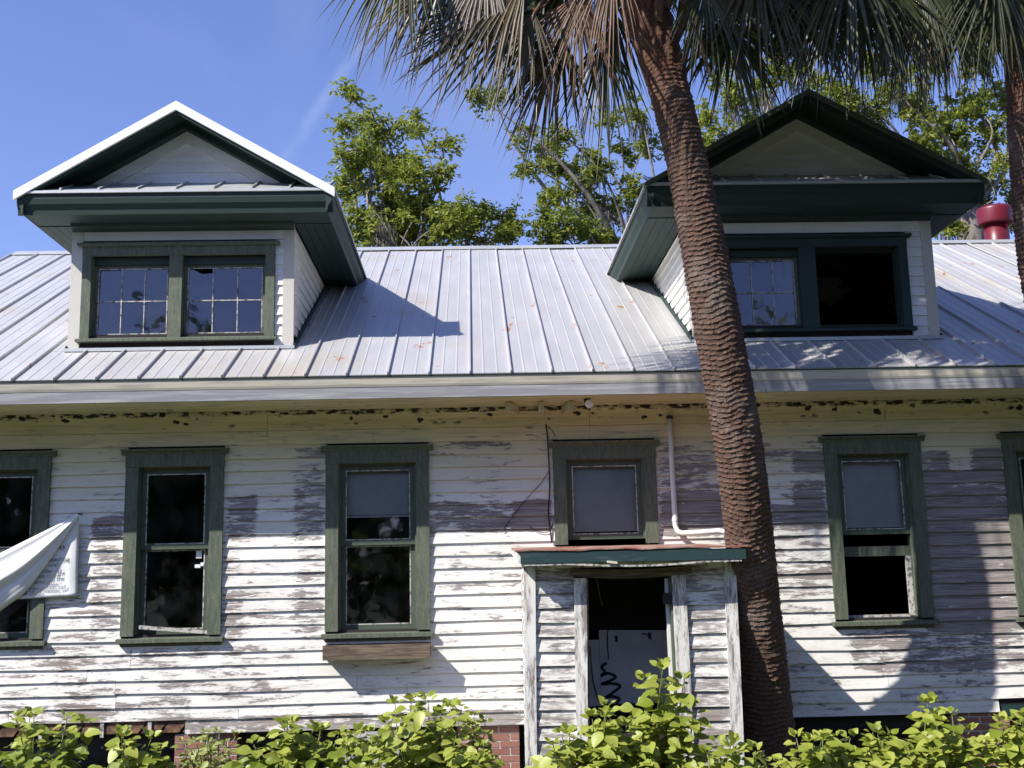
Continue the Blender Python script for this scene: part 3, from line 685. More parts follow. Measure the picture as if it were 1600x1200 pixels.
# sagging head trim
m = MB()
for i in range(13):
    x = .86+1.10*i/12; sg = -.035*math.sin(math.pi*i/12)+.015
    m.v += [(x, FYP-.036, 1.955+sg), (x, FYP+.02, 1.955+sg), (x, FYP+.02, 2.03+sg*.6), (x, FYP-.036, 2.03+sg*.6)]
m.f = [(4*i+a, 4*i+4+a, 4*i+4+(a+1) % 4, 4*i+(a+1) % 4) for i in range(12) for a in range(4)]+[(3,2,1,0), (48,49,50,51)]
m.build('head_trim', 'brown_wood', pp)
MB().box(.51, 2.26, FYP-.02, FYP+.019, 2.042, 2.085).build('header', 'porch_trim', pp)
# lean-to roof
rz0, rz1, ry0 = 2.205, 2.268, -1.45
m = MB(); n = 14
for i in range(n+1):
    x = .36+(2.30-.36)*i/n; wv = .005*math.sin(i*1.3)+.003*math.sin(i*2.9)
    m.v += [(x, ry0-.01, rz0+wv), (x, -.03, rz1), (x, -.03, rz1-.012), (x, ry0-.01, rz0-.012+wv)]
m.f = [(4*i+a, 4*i+4+a, 4*i+4+(a+1) % 4, 4*i+(a+1) % 4) for i in range(n) for a in range(4)]+[(3,2,1,0), (4*n, 4*n+1, 4*n+2, 4*n+3)]
m.build('roof_sheet', 'rust_metal', pp)
MB().box(2.301, 2.425, ry0-.012, ry0+.055, rz0-.012, rz0+.004).build('roof_sheet', 'rust_metal', pp)
MB().box(.40, 2.41, ry0, ry0+.03, 2.085, rz0-.022).build('fascia_board', 'porch_green', pp)
MB().prism([(ry0+.031, 2.09), (ry0+.031, rz0-.022), (-.03, rz1-.02), (-.03, 2.2)], .37, .402, 'x').build('roof_end_board', 'porch_trim', pp)
m = MB()
for i in range(15):                                            # bowed strip hanging under the fascia
    x = .42+1.95*i/14; sg = -.028*math.sin(math.pi*min(1, max(0, (i-3)/9)))
    m.v += [(x, ry0+.006, 2.066+sg), (x, ry0+.05, 2.066+sg), (x, ry0+.05, 2.083+sg), (x, ry0+.006, 2.083+sg)]
m.f = [(4*i+a, 4*i+4+a, 4*i+4+(a+1) % 4, 4*i+(a+1) % 4) for i in range(14) for a in range(4)]+[(3,2,1,0), (56,57,58,59)]
m.build('trim_strip', 'bead', pp)
MB().box(.46, 2.26, ry0+.06, -.03, 2.087, 2.10).build('porch_ceiling', 'brown_wood', pp)
m = MB().obox((1.21, ry0-.012, 2.082), (.045, 0, -.006), (0, .01, 0), (0, 0, .010)); m.build('loose_shard', 'fascia_upper', pp)
# inside: white sheet with sprayed scrawl across the old doorway
MB().box(.56, 2.25, -.035, -.022, 1.43, 2.08).build('back_wall', 'dark_interior', pp)
sh = MB(); sh.add([(1.22,-.06,.72),(1.98,-.06,.72),(1.98,-.06,1.415),(1.22,-.06,1.435),(1.22,-.04,.72),(1.98,-.04,.72),(1.98,-.04,1.415),(1.22,-.04,1.435)], [(0,1,2,3),(7,6,5,4),(0,4,5,1),(3,2,6,7),(0,3,7,4),(1,5,6,2)])
sh = sh.build('white_sheet', 'inner_panel', pp)
MB().box(.60, 1.218, -.055, -.037, .70, 1.34).build('white_sheet', 'inner_panel', pp)
MB().box(.56, 2.24, FYP+.12, -.03, .50, .56).build('porch_floor', 'dark_interior', pp)
MB().box(.56, 2.24, -.058, -.036, .565, .69).build('base_panel', 'dark_interior', pp)
def ribbon(pts, y, wd, name, mt, par):
    m = MB(); n = len(pts)
    for i, (u, v_) in enumerate(pts):
        p = atY(u, v_, y); a = atY(*pts[max(i-1, 0)], y); b = atY(*pts[min(i+1, n-1)], y); t_ = (b-a).normalized(); nn = Vector((-t_.z, 0, t_.x))*wd/2
        for yy in (y, y+.002): m.v += [(p.x+nn.x, yy, p.z+nn.z), (p.x-nn.x, yy, p.z-nn.z)]
    for i in range(n-1):
        a = 4*i; m.f += [(a, a+1, a+5, a+4), (a+2, a+6, a+7, a+3), (a, a+4, a+6, a+2), (a+1, a+3, a+7, a+5)]
    return m.build(name, mt, par)
def smooth(pts, k=5):
    out = []
    for i in range(len(pts)-1):
        p0, p1, p2, p3 = pts[max(i-1, 0)], pts[i], pts[i+1], pts[min(i+2, len(pts)-1)]
        for j in range(k):
            s = j/k; out.append(tuple(.5*(2*p1[c]+(p2[c]-p0[c])*s+(2*p0[c]-5*p1[c]+4*p2[c]-p3[c])*s*s+(3*p1[c]-p0[c]-3*p2[c]+p3[c])*s**3) for c in range(len(p1))))
    return out+[pts[-1]]
ribbon(smooth([(948,1036),(940,1042),(945,1050),(939,1056),(950,1052),(962,1058),(948,1066),(940,1069),(957,1068),(969,1072),(958,1082),(947,1090),(956,1088),(968,1092),(962,1099)]), -.064, .028, 'spray_scrawl', 'black_spray', pp)
for pts in ([(950,905),(951,960),(949,1000),(951,1030)], [(932,902),(936,925),(941,945)], [(922,1010),(926,1060),(935,1092)], [(1002,990),(1012,992),(1018,1000)]):
    P3d = smooth([tuple(atY(u, v_, -.085)) for u, v_ in pts]); MB().tube(P3d, .0055, 5).build('loose_wire', 'black_spray' if pts[0][1] > 950 or pts[0][0] > 945 else 'bead', pp)
for u, v_ in ((963, 998), (1015, 993)):
    p = atY(u, v_, -.062); MB().box(p.x-.014, p.x+.014, -.066, -.0605, p.z-.03, p.z+.03).build('slot', 'black_spray', pp)

# ------------------------------------------------------------------ pipe, cable, lamp
pth = [(2.03, -.065, 3.56), (2.03, -.065, 3.0), (2.035, -.065, 2.46), (2.05, -.075, 2.40), (2.09, -.10, 2.375), (2.20, -.14, 2.375), (2.44, -.22, 2.385), (2.50, -.24, 2.375), (2.53, -.25, 2.34)]
pipe = MB().tube(pth, .027, 14).build('pipe', 'pvc', house, smooth=True); tag(pipe, 'white plastic pipe elbowing onto the porch roof')
MB().tube([(2.034, -.065, 2.50), (2.035, -.065, 2.54)], .032, 14).build('pipe_collar', 'pvc', pipe)
MB().tube([(2.03, -.065, 3.55), (2.03, -.065, 3.58)], .036, 12).build('pipe_boot', 'black_rubber', pipe)
cb = [tuple(atY(u, v_, -.035)) for u, v_ in ((853,662),(856,690),(859,760),(857,800),(862,848))]
cable = MB().tube(smooth(cb), .007, 6).build('cable', 'black_rubber', house)
for pts in ([(853,664),(862,672),(868,682)], [(858,735),(845,755),(822,780),(800,808),(785,830)], [(826,822),(845,832),(860,828),(866,805)]):
    MB().tube(smooth([tuple(atY(u, v_, -.032)) for u, v_ in pts]), .0035, 5).build('loose_wire', 'black_rubber', cable)
p = atY(917, 619, -.5)
lm = MB().tube([(p.x, -.52, 3.698), (p.x, -.52, 3.665)], .035, 12).build('flood_lamp', 'black_rubber', house)
MB().tube([(p.x+.005, -.51, 3.672), (p.x+.008, -.555, 3.655), (p.x+.012, -.60, 3.638), (p.x+.012, -.612, 3.634)], [.022, .028, .045, .030], 14).build('lamp_bulb', 'lamp_white', lm, smooth=True)

# ------------------------------------------------------------------ torn banner
bn = empty('banner', (-4.35, -.08, 1.76)); tag(bn, 'torn white vinyl banner folded diagonally over the leftmost window', 'banner')
def sheet(quads, nu, nv, y, amp, name, mt, sd_):
    """patch between four photo-measured corners with soft folds"""
    A, B, C, D = [atY(u, v_, y) for u, v_ in quads]; m = MB()
    for j in range(nv+1):
        for i in range(nu+1):
            s, t_ = i/nu, j/nv; p = A*(1-s)*(1-t_)+B*s*(1-t_)+C*s*t_+D*(1-s)*t_
            p.y += -amp(s, t_); m.v.append(tuple(p))
    m.f = [(j*(nu+1)+i, j*(nu+1)+i+1, (j+1)*(nu+1)+i+1, (j+1)*(nu+1)+i) for j in range(nv) for i in range(nu)]
    o = m.build(name, mt, bn, smooth=True); s_ = o.modifiers.new('thickness', 'SOLIDIFY'); s_.thickness = .003; s_.offset = 0; return o
sheet([(-40, 940), (121, 931), (124, 806), (-40, 900)], 30, 24, -.075, lambda s, t_: .012*math.exp(-((s-.93)/.035)**2)+.004*math.sin(9*t_+4*s)+.006*math.sin(s*3), 'lower_sheet', 'banner_cloth', 1)
# the folded-back corner: long roll of cloth rising to the nail at the upper right
A0, A1 = atY(124, 803, -.085), None
m = MB(); nu, nv = 36, 18
lowL = [( -60, 1010), (0, 956), (40, 925), (75, 880), (108, 830), (124, 804)]; upL = [(-60, 893), (0, 865), (40, 845), (80, 825), (110, 810), (124.5, 802.5)]
lo, hi = smooth(lowL, 8), smooth(upL, 8)
for (a, b) in zip(lo, hi):
    for j in range(nv+1):
        t_ = j/nv; P0, P1_ = atY(a[0], a[1], -.10), atY(b[0], b[1], -.10); p = P0.lerp(P1_, t_); wd = (P1_-P0).length
        p.y -= .16*wd*math.sin(math.pi*t_)+.035*wd*math.sin(t_*15)+.02*wd*math.sin(t_*27+1); m.v.append(tuple(p))
K = len(lo); m.f = [(i*(nv+1)+j, (i+1)*(nv+1)+j, (i+1)*(nv+1)+j+1, i*(nv+1)+j+1) for i in range(K-1) for j in range(nv)]
o = m.build('folded_flap', 'banner_cloth', bn, smooth=True); s_ = o.modifiers.new('thickness', 'SOLIDIFY'); s_.thickness = .003; s_.offset = 0
def lettering(txt, u, v_, h, right=None):
    cu = bpy.data.curves.new('lettering', 'FONT'); cu.body = txt; cu.size = h; cu.align_x = 'RIGHT'; cu.extrude = .0006
    ob = bpy.data.objects.new('tmp', cu); COL.objects.link(ob); bpy.context.view_layer.update()
    me = bpy.data.meshes.new_from_object(ob.evaluated_get(bpy.context.evaluated_depsgraph_get())); bpy.data.objects.remove(ob)
    me.materials.append(MATS['banner_print']); me.name = 'lettering'
    p = atY(u, v_, -.098); o = link('lettering', me, p, bn); o.rotation_euler = (R(90), R(-1.5), 0); return o
for txt, u, v_, h in (('nts', 102, 858, .075), ('matching', 108, 876, .058), ('ural', 90, 885, .058), (', under the', 97, 894, .058), ('ission of the', 95, 902, .058), ('preservation', 85, 911, .058), ('ng information, call', 103, 920, .055), ('656-2840.', 66, 929, .058)):
    lettering(txt, u, v_, h)
p = atY(124, 803, -.09); MB().tube([(p.x, -.11, p.z), (p.x, -.02, p.z)], .008, 8).build('nail', 'black_rubber', bn)

# ------------------------------------------------------------------ palms
def spline(pts, k): return [Vector(p) for p in smooth([tuple(p) for p in pts], k)]
def palm_trunk(path, rad, parent, boots_from, seed):
    c = spline(path, 135); n = 56; m = MB(); rid = []
    L = [0]
    for i in range(1, len(c)): L.append(L[-1]+(c[i]-c[i-1]).length)
    for i, p in enumerate(c):
        t_ = (c[min(i+1, len(c)-1)]-c[max(i-1, 0)]).normalized(); a = (Vector((1, 0, 0))-t_*t_.x).normalized(); b = t_.cross(a)
        f = i/(len(c)-1)*(len(rad)-1); k = min(int(f), len(rad)-2); r0 = rad[k]*(1-(f-k))+rad[k+1]*(f-k)
        for j in range(n):
            th = 2*math.pi*j/n; e = Vector((math.cos(th)*1.3, math.sin(th)*1.3, L[i]*1.1+seed))
            ph = L[i]/.046+.9*mnoise.noise(e*1.1)+.20*mnoise.noise(Vector((math.cos(th)*5, math.sin(th)*5, L[i]*5)))
            ri = math.floor(ph); ph += .22*mnoise.noise(Vector((math.cos(th)*11, math.sin(th)*11, ri*3.7))); sw = ph % 1.0; chip = .35+.95*abs(mnoise.noise(Vector((math.cos(th)*7+ri*5.1, math.sin(th)*7, ri*1.9))))*1.6; rg = (1-sw)**1.4 if sw > .18 else sw/.18
            w_ = .017*rg*min(1.3, chip); rg *= min(1, .35+chip*.6)
            if p.z > boots_from:
                bt = abs(math.sin(th*4+L[i]*9))*abs(math.sin(th*4-L[i]*9)); q_ = min(1, (p.z-boots_from)/.35); w_ = w_*(1-q_)+(.045*bt**.7)*q_; rg = rg*(1-q_)+bt*q_
            w_ += .010*mnoise.noise(Vector((math.cos(th)*3, math.sin(th)*3, L[i]*14)))+.012*mnoise.noise(e*.7)
            m.v.append(tuple(p+(a*math.cos(th)+b*math.sin(th))*(r0+w_))); rid.append(max(0, min(1, rg)))
    K = len(c); m.f = [(i*n+j, i*n+(j+1) % n, (i+1)*n+(j+1) % n, (i+1)*n+j) for i in range(K-1) for j in range(n)]+[tuple(range((K-1)*n, K*n))]
    o = m.build('trunk', 'palm_bark', parent, smooth=False)
    at_ = o.data.attributes.new('ridge', 'FLOAT', 'POINT'); at_.data.foreach_set('value', rid); return o
def frond(parent, base, hub, d, L, spread, mt, rg, nseg=40, droop=.25, normal=None, pr=.016):
    base, hub, d = Vector(base), Vector(hub), Vector(d).normalized()
    nr = Vector(normal) if normal else Vector((0, 0, 1))
    nr = (nr-d*nr.dot(d)); nr = nr.normalized() if nr.length > .05 else Vector((0, -1, 0)); side = d.cross(nr)
    ctl = base.lerp(hub, .5)+Vector((0, 0, .28*(hub-base).length)); pe = [base.lerp(ctl, s).lerp(ctl.lerp(hub, s), s) for s in [i/8 for i in range(9)]]
    pet = MB().tube(pe+[hub+d*L*.12], [pr*1.5]+[pr*(1.4-.08*i) for i in range(8)]+[pr*.3], 6)
    m = MB(); A = R(spread)
    for i in range(nseg):
        an = -A+2*A*(i+.5)/nseg+rg.uniform(-.03, .03); s = (d*math.cos(an)+side*math.sin(an)).normalized()
        ln = L*(1-.28*(abs(an)/A)**2)*rg.uniform(.82, 1.08); st = hub+d*L*.10*(1-abs(an)/A); P = []; dr = droop*rg.uniform(.4, 2.0); kink = rg.uniform(.40, .8); kd = rg.uniform(0, 1.1)*droop*(1.4 if rg.random() < .3 else 1); tw = rg.uniform(-.3, .3); wr = rg.uniform(.7, 1.3)
        if rg.random() < .09: continue
        for k in range(7):
            t_ = k/6; p = st+s*ln*t_+nr*(-.10*ln*math.sin(abs(an))*t_)+side*tw*ln*t_*t_*.4; p.z -= dr*ln*t_*t_
            if t_ > kink: p.z -= kd*ln*(t_-kink)*2.2; p -= s*ln*(t_-kink)*kd*.6
            P.append(p)
        ws = 2*A*.42*L/nseg*1.35
        ws *= wr; wp = [.25*ws, .6*ws, 1.0*ws, .92*ws, .68*ws, .40*ws, .05*ws]; b0 = len(m.v)
        for k in range(7):
            tg = (P[min(k+1, 6)]-P[max(k-1, 0)]).normalized(); sd_ = tg.cross(nr); sd_ = sd_.normalized() if sd_.length > .01 else side; up_ = sd_.cross(tg)
            m.v += [tuple(P[k]-sd_*wp[k]/2+up_*wp[k]*.25), tuple(P[k]), tuple(P[k]+sd_*wp[k]/2+up_*wp[k]*.25)]
        for k in range(6):
            q_ = b0+3*k; m.f += [(q_, q_+1, q_+4, q_+3), (q_+1, q_+2, q_+5, q_+4)]
    o = m.build('frond', mt, parent, origin=hub); pet.build('petiole', 'petiole' if mt == 'palm_green' else 'palm_dead', o); return o
rg = random.Random(11)
pA = empty('palm_tree', (2.76, -.5, 0)); tag(pA, 'leaning palm with ringed brown trunk beside the entry porch', 'palm tree')
TA = [(2.78,-.46,-.05),(2.69,-.70,.75),(2.58,-1.0,1.7),(2.45,-1.35,2.65),(2.34,-1.55,3.4),(2.205,-1.7,4.21),(2.07,-1.78,5.1),(1.93,-1.8,6.0),(1.70,-1.82,7.05),(1.52,-1.82,7.75)]
palm_trunk(TA, [.265,.235,.222,.212,.208,.205,.195,.178,.172,.15], pA, 6.45, 3)
CA = Vector((1.50, -1.82, 7.75))
for i in range(16):                                            # leaf-base stubs under the crown
    th = i*2.4; z = 6.85+.055*i; c = Vector((1.72-.30*(z-7.05)*.75, -1.82, z)); o_ = Vector((math.cos(th), math.sin(th), 0))
    c0 = c+o_*.15; c1 = c+o_*(.27+rg.uniform(0, .12))+Vector((0, 0, .30+rg.uniform(0, .2)))
    MB().tube([c0, c0.lerp(c1, .5)+o_*.03, c1], [.06, .045, .022], 6).build('leaf_base', 'palm_dead', pA)
def pf(parent, crown, u, v_, y, du, dv, dy, L, spread, mt, **k):
    h = atY(u, v_, y); q_ = atY(u+du, v_+dv, y)-h; d = q_.normalized()+Vector((0, dy, 0)); return frond(parent, crown, h, d, L, spread, mt, rg, **k)
# hanging fronds that the photo shows under the crown
pf(pA, CA, 850, 10, -2.1, -1, .38, -.15, 1.30, 62, 'palm_green', nseg=46, droop=.14, normal=(0, -1, .35))
pf(pA, CA, 820, -30, -2.3, -.9, .5, -.1, 1.15, 55, 'palm_mixed', nseg=40, droop=.25, normal=(0, -1, .5))
pf(pA, CA, 760, -70, -2.4, -.25, 1, 0, .95, 34, 'palm_bleached', nseg=34, droop=.25, normal=(0, -1, .1))
pf(pA, CA, 870, 88, -2.05, -.42, .9, 0, .90, 24, 'palm_dead', nseg=30, droop=.2, normal=(0, -1, 0))
pf(pA, CA, 880, 60, -1.7, -.5, .8, 0, .85, 60, 'palm_green', nseg=34, droop=.2, normal=(.2, -1, .2))
pf(pA, CA, 945, 55, -2.15, -.10, 1, 0, .92, 42, 'palm_green', nseg=36, droop=.2, normal=(0, -1, .1))
pf(pA, CA, 960, 20, -1.5, .1, 1, .2, .80, 40, 'palm_green', nseg=30, droop=.2, normal=(0, -1, .1))
pf(pA, CA, 1085, 30, -1.5, .15, 1, .2, .62, 30, 'palm_dead', nseg=22, droop=.1, normal=(0, -1, .1))
pf(pA, CA, 1140, 40, -1.75, .05, 1, 0, .72, 95, 'palm_green', nseg=38, droop=.22, normal=(.1, -1, .3))
pf(pA, CA, 1205, 0, -1.9, .75, .65, 0, .78, 70, 'palm_green', nseg=38, droop=.2, normal=(0, -1, .4))
pf(pA, CA, 1180, -60, -2.2, .5, .8, 0, .95, 70, 'palm_mixed', nseg=40, droop=.2, normal=(0, -1, .4))
pf(pA, CA, 960, -60, -2.5, -.4, .9, -.1, .75, 50, 'palm_dead', nseg=34, droop=.3, normal=(0, -1, .4))
for (u, v_, y, du, dv, L, sp, mt_) in ((640,-90,-2.5,-.5,.8,.9,60,'palm_green'),(700,-60,-2.2,-.6,.7,1.0,55,'palm_mixed'),(790,-20,-1.9,-.5,.8,.85,50,'palm_green'),(835,20,-2.35,-.3,.9,.75,40,'palm_mixed'),(905,-10,-2.3,-.2,1,.80,50,'palm_dead'),(1000,-50,-1.3,.0,1,.7,60,'palm_green'),(1100,-30,-2.2,.3,1,.75,60,'palm_green'),(1165,-10,-1.5,.2,1,.85,70,'palm_green'),(1240,-40,-2.1,.6,.8,.85,70,'palm_green'),(890,-40,-1.4,-.6,.8,.95,60,'palm_green'),(730,-110,-1.8,-.7,.8,1.1,60,'palm_green')):
    pf(pA, CA, u, v_, y, du, dv, 0, L, sp, mt_, nseg=38, droop=.22, normal=(rg.uniform(-.2, .2), -1, rg.uniform(.1, .5)))
MB().tube([atY(1068, -10, -1.95), atY(1085, 40, -2.0), atY(1111, 120, -2.05)], [.035, .03, .012], 7).build('broken_petiole', 'palm_dead', pA)
for i in range(58):                                            # the crown above the frame
    az = i*2.39996; el = R(8+70*((i*7) % 58)/58); o_ = Vector((math.cos(az)*math.cos(el), math.sin(az)*math.cos(el), math.sin(el)))
    hub = CA+o_*rg.uniform(.85, 1.25)+Vector((0, 0, .18)); d = o_+Vector((0, 0, -.35-.3*math.cos(el))); frond(pA, CA, hub, d, rg.uniform(.85, 1.05), 105, 'palm_green', rg, nseg=34, droop=.3)
pB = empty('palm_tree', (5.95, -1.3, 0)); tag(pB, 'dark palm trunk at the right edge with fronds hanging into the top right', 'palm tree')
TB = [(5.95,-1.25,-.05),(5.78,-1.3,1.2),(5.62,-1.35,2.6),(5.50,-1.4,3.8),(5.40,-1.4,4.75),(5.36,-1.5,5.8),(5.42,-1.5,7.1),(5.46,-1.5,8.2)]
palm_trunk(TB, [.26,.23,.215,.205,.20,.20,.19,.17], pB, 7.4, 9)
CB = Vector((5.46, -1.5, 8.15))
pf(pB, CB, 1400, -25, -1.7, .02, 1, 0, .98, 48, 'palm_mixed', nseg=46, droop=.22, normal=(0, -1, .1))
pf(pB, CB, 1420, -10, -1.45, .05, 1, 0, .92, 30, 'palm_dead', nseg=34, droop=.2, normal=(0, -1, .1))
pf(pB, CB, 1350, -40, -1.9, -.25, 1, 0, .95, 60, 'palm_green', nseg=44, droop=.2, normal=(0, -1, .2))
pf(pB, CB, 1300, -60, -1.6, -.4, .9, 0, .95, 65, 'palm_mixed', nseg=44, droop=.2, normal=(0, -1, .2))
pf(pB, CB, 1470, -30, -1.9, .1, 1, 0, .85, 55, 'palm_green', nseg=40, droop=.2, normal=(0, -1, .2))
pf(pB, CB, 1525, 5, -1.75, -.05, 1, 0, .68, 75, 'palm_green', nseg=38, droop=.22, normal=(0, -1, .2))
pf(pB, CB, 1250, -75, -1.8, -.2, 1, 0, .85, 65, 'palm_green', nseg=40, droop=.2, normal=(0, -1, .2))
pf(pB, CB, 1570, -20, -1.9, .3, .9, 0, .80, 70, 'palm_green', nseg=38, droop=.25, normal=(0, -1, .2))
for (u, v_, y, du, dv, L, sp, mt_) in ((1290,-10,-2.0,-.3,1,.75,60,'palm_green'),(1340,0,-1.4,.1,1,.75,55,'palm_mixed'),(1380,-40,-2.2,-.1,1,.95,60,'palm_green'),(1440,-40,-2.2,.1,1,.95,55,'palm_green'),(1500,-40,-1.4,.1,1,.9,60,'palm_mixed'),(1550,-60,-2.3,.1,1,.9,60,'palm_green'),(1330,-80,-2.4,-.2,1,1.0,70,'palm_green'),(1450,0,-1.8,0,1,.7,40,'palm_dead'),(1270,-30,-1.5,-.5,.8,.75,60,'palm_green')):
    pf(pB, CB, u, v_, y, du, dv, 0, L, sp, mt_, nseg=40, droop=.22, normal=(rg.uniform(-.2, .2), -1, rg.uniform(.1, .4)))
for i in range(58):
    az = i*2.39996+1; el = R(5+72*((i*7) % 58)/58); o_ = Vector((math.cos(az)*math.cos(el), math.sin(az)*math.cos(el), math.sin(el)))
    hub = CB+o_*rg.uniform(.95, 1.35)+Vector((0, 0, .18)); d = o_+Vector((0, 0, -.35-.35*math.cos(el))); frond(pB, CB, hub, d, rg.uniform(.9, 1.1), 105, 'palm_green', rg, nseg=34, droop=.3)

# ------------------------------------------------------------------ trees behind the house
def tree(label, base, y, fork_z, blobs, mt, leaf, dens, seed, mosses=(), tr=.32):
    r_ = random.Random(seed); P = empty('broadleaf_tree', (base, y, 0)); tag(P, label, 'tree', 'trees behind the house')
    k = (y+11.5)/FPX; br = MB(); lf = MB(); fork = Vector((base, y, fork_z))
    br.tube(spline([(base+.3, y, -.1), (base+.1, y, fork_z*.5), tuple(fork)], 6), [tr*(1.25-.5*i/12) for i in range(13)], 10)
    def leafat(p, sz):
        d = Vector((r_.gauss(0, 1), r_.gauss(0, 1), r_.gauss(-.25, .6))).normalized(); n_ = Vector((r_.gauss(0, .8), r_.gauss(0, .8), 1)); n_ = (n_-d*n_.dot(d)).normalized(); s_ = d.cross(n_)
        L_ = sz*r_.uniform(.7, 1.25); wd = L_*.23
        lf.add([p, p+d*L_*.5+s_*wd+n_*wd*.4, p+d*L_, p+d*L_*.5-s_*wd+n_*wd*.4], [(0, 1, 2), (0, 2, 3)])
    for (u, v_, rp) in blobs:
        yy = y+r_.uniform(-1.2, 1.2); c = atY(u, v_, yy); rad = rp*k
        q1 = fork.lerp(c, .45)+Vector((r_.uniform(-.7, .7), r_.uniform(-.6, .6), -.35)); q2 = q1.lerp(c, .5)+Vector((r_.uniform(-.35, .35), r_.uniform(-.3, .3), r_.uniform(-.1, .35))); path = spline([tuple(fork), tuple(q1), tuple(q2), tuple(c)], 5)
        ln = (c-fork).length; br.tube(path, [max(.018, tr*.30*(1-i/(len(path)-1))**.9*min(1, ln/6)) for i in range(len(path))], 6, False)
        ncl = max(5, int(dens*(rp/40)**2*19))
        for _ in range(ncl):
            o_ = Vector((r_.gauss(0, 1), r_.gauss(0, 1), r_.gauss(0, 1))).normalized(); e = c+Vector((o_.x, o_.y*.9, o_.z*.85))*rad*r_.uniform(.35, 1.08)
            md = c.lerp(e, .5)+Vector((r_.uniform(-.1, .1), 0, r_.uniform(.0, .15))); br.tube([c, md, e], [.022, .014, .006], 4, False)
            for _t in range(4):                                  # twigs carrying leaves
                td = Vector((r_.gauss(0, 1), r_.gauss(0, 1), r_.gauss(-.1, .7))).normalized()*r_.uniform(.22, .52)
                for q_ in range(17): leafat(e+td*(q_/17)+Vector((r_.uniform(-.05, .05), r_.uniform(-.05, .05), r_.uniform(-.05, .05))), leaf)
    br.build('trunk', 'bark', P, smooth=True)
    lf.build('crown', mt, P, kind='stuff')
    if mosses:
        ms = MB()
        for (u, v_, h) in mosses:
            for _ in range(60):
                p = atY(u+r_.gauss(0, 9), v_+r_.uniform(-14, 10), y+r_.uniform(-.6, .2)); ln = h*k*r_.uniform(.4, 1.1); wd = r_.uniform(.006, .016); sx = r_.uniform(-.1, .1)
                ms.add([p-Vector((wd, 0, 0)), p+Vector((wd, r_.uniform(-.03, .03), 0)), p+Vector((sx+wd*.7, 0, -ln*.55)), p+Vector((sx*.7, 0, -ln)), p+Vector((sx-wd*.8, 0, -ln*.5))], [(0, 1, 2, 3, 4)])
        ms.build('hanging_moss', 'moss', P, kind='stuff')
    return P
bl1 = [(548,150,16),(542,196,22),(568,185,20),(560,235,34),(610,205,30),(650,200,24),(690,225,22),(600,255,40),(560,290,38),(640,275,44),(690,275,24),(555,345,36),(610,320,46),(665,330,46),(640,365,48),(700,345,44),(745,330,28),(735,368,38),(785,345,26),(808,352,16),(780,372,24),(590,380,40)]
tree('bright green leafy tree standing behind the roof between the two dormers', atY(640, 380, 13).x, 13, atY(640, 420, 13).z, bl1, 'tree_leaf', .135, 1.0, 5, [(602, 360, 40), (680, 360, 45)])
bl2 = [(745,150,16),(775,158,16),(820,205,20),(850,240,30),(835,262,22),(885,262,32),(880,210,26),(930,250,30),(870,305,26),(915,305,36),(850,340,24),(945,330,38),(880,350,34),(925,370,36),(975,240,24),(995,170,26),(985,290,26),(1000,330,34),(860,372,26),(960,190,22),(1010,230,22)]
tree('leafy tree with thick bare limb seen left of the palm trunk', atY(985, 400, 15).x, 15, atY(985, 420, 15).z, bl2, 'tree_leaf_b', .14, .95, 8, [(1000, 190, 60), (930, 270, 40), (945, 340, 40)])
bl3 = [(1105,190,34),(1120,230,32),(1150,165,34),(1190,150,32),(1175,205,30),(1130,130,26),(1215,110,30),(1255,95,28),(1275,125,22),(1200,80,34),(1300,150,22),(1150,90,26),(1110,260,26)]
tree('pale mossy tree behind the left slope of the right dormer', atY(1190, 400, 16).x, 16, atY(1190, 330, 16).z, bl3, 'tree_leaf', .14, .8, 14, [(1150, 150, 60), (1200, 150, 55), (1130, 215, 45), (1240, 120, 50)])
bl4 = [(1330,150,26),(1365,175,30),(1400,140,30),(1440,170,38),(1480,205,42),(1440,230,36),(1520,165,40),(1555,215,36),(1500,255,38),(1550,280,32),(1520,320,28),(1585,310,26),(1580,150,36),(1370,100,30),(1450,90,36),(1530,90,36),(1480,300,24),(1575,250,30),(1300,130,20),(1585,350,24),(1490,350,20)]
tree('large dark green oak with grey limbs behind the right dormer and red vent', atY(1520, 400, 14).x, 14, atY(1505, 330, 14).z, bl4, 'tree_leaf_b', .14, 1.0, 21, [(1340, 160, 60), (1410, 150, 50), (1480, 350, 50), (1440, 260, 40)], .4)

# ------------------------------------------------------------------ shrubs in front
def leaf_mesh(seed, mt):
    r_ = random.Random(seed); ws = [0, .24, .36, .37, .27, .12, 0]; ts = [0, .14, .30, .48, .68, .87, 1.0]; m = MB(); cu = r_.uniform(.05, .22); fo = r_.uniform(.12, .32); rw = []
    for w_, t_ in zip(ws, ts):
        z = -cu*t_*t_; 
        if w_ == 0: rw.append((len(m.v),)*3); m.v.append((0, t_, z))
        else:
            wv = r_.uniform(-.025, .025); rw.append((len(m.v), len(m.v)+1, len(m.v)+2)); m.v += [(-w_*r_.uniform(.93, 1.07), t_+.02, z+fo*w_+wv), (0, t_, z), (w_*r_.uniform(.93, 1.07), t_+.02, z+fo*w_-wv)]
    for a, b in zip(rw, rw[1:]):
        for s in (0, 1):
            f = [a[s], a[s+1], b[s+1], b[s]]; f = [v for i, v in enumerate(f) if v not in f[:i]]; m.f.append(tuple(f))
    me = bpy.data.meshes.new('leaf'); me.from_pydata(m.v, [], m.f); me.update(); me.materials.append(MATS[mt])
    for p in me.polygons: p.use_smooth = True
    return me, m
LV = [leaf_mesh(i, 'shrub_leaf') for i in range(7)]; LVP = [leaf_mesh(i+20, 'shrub_leaf_pale') for i in range(4)]
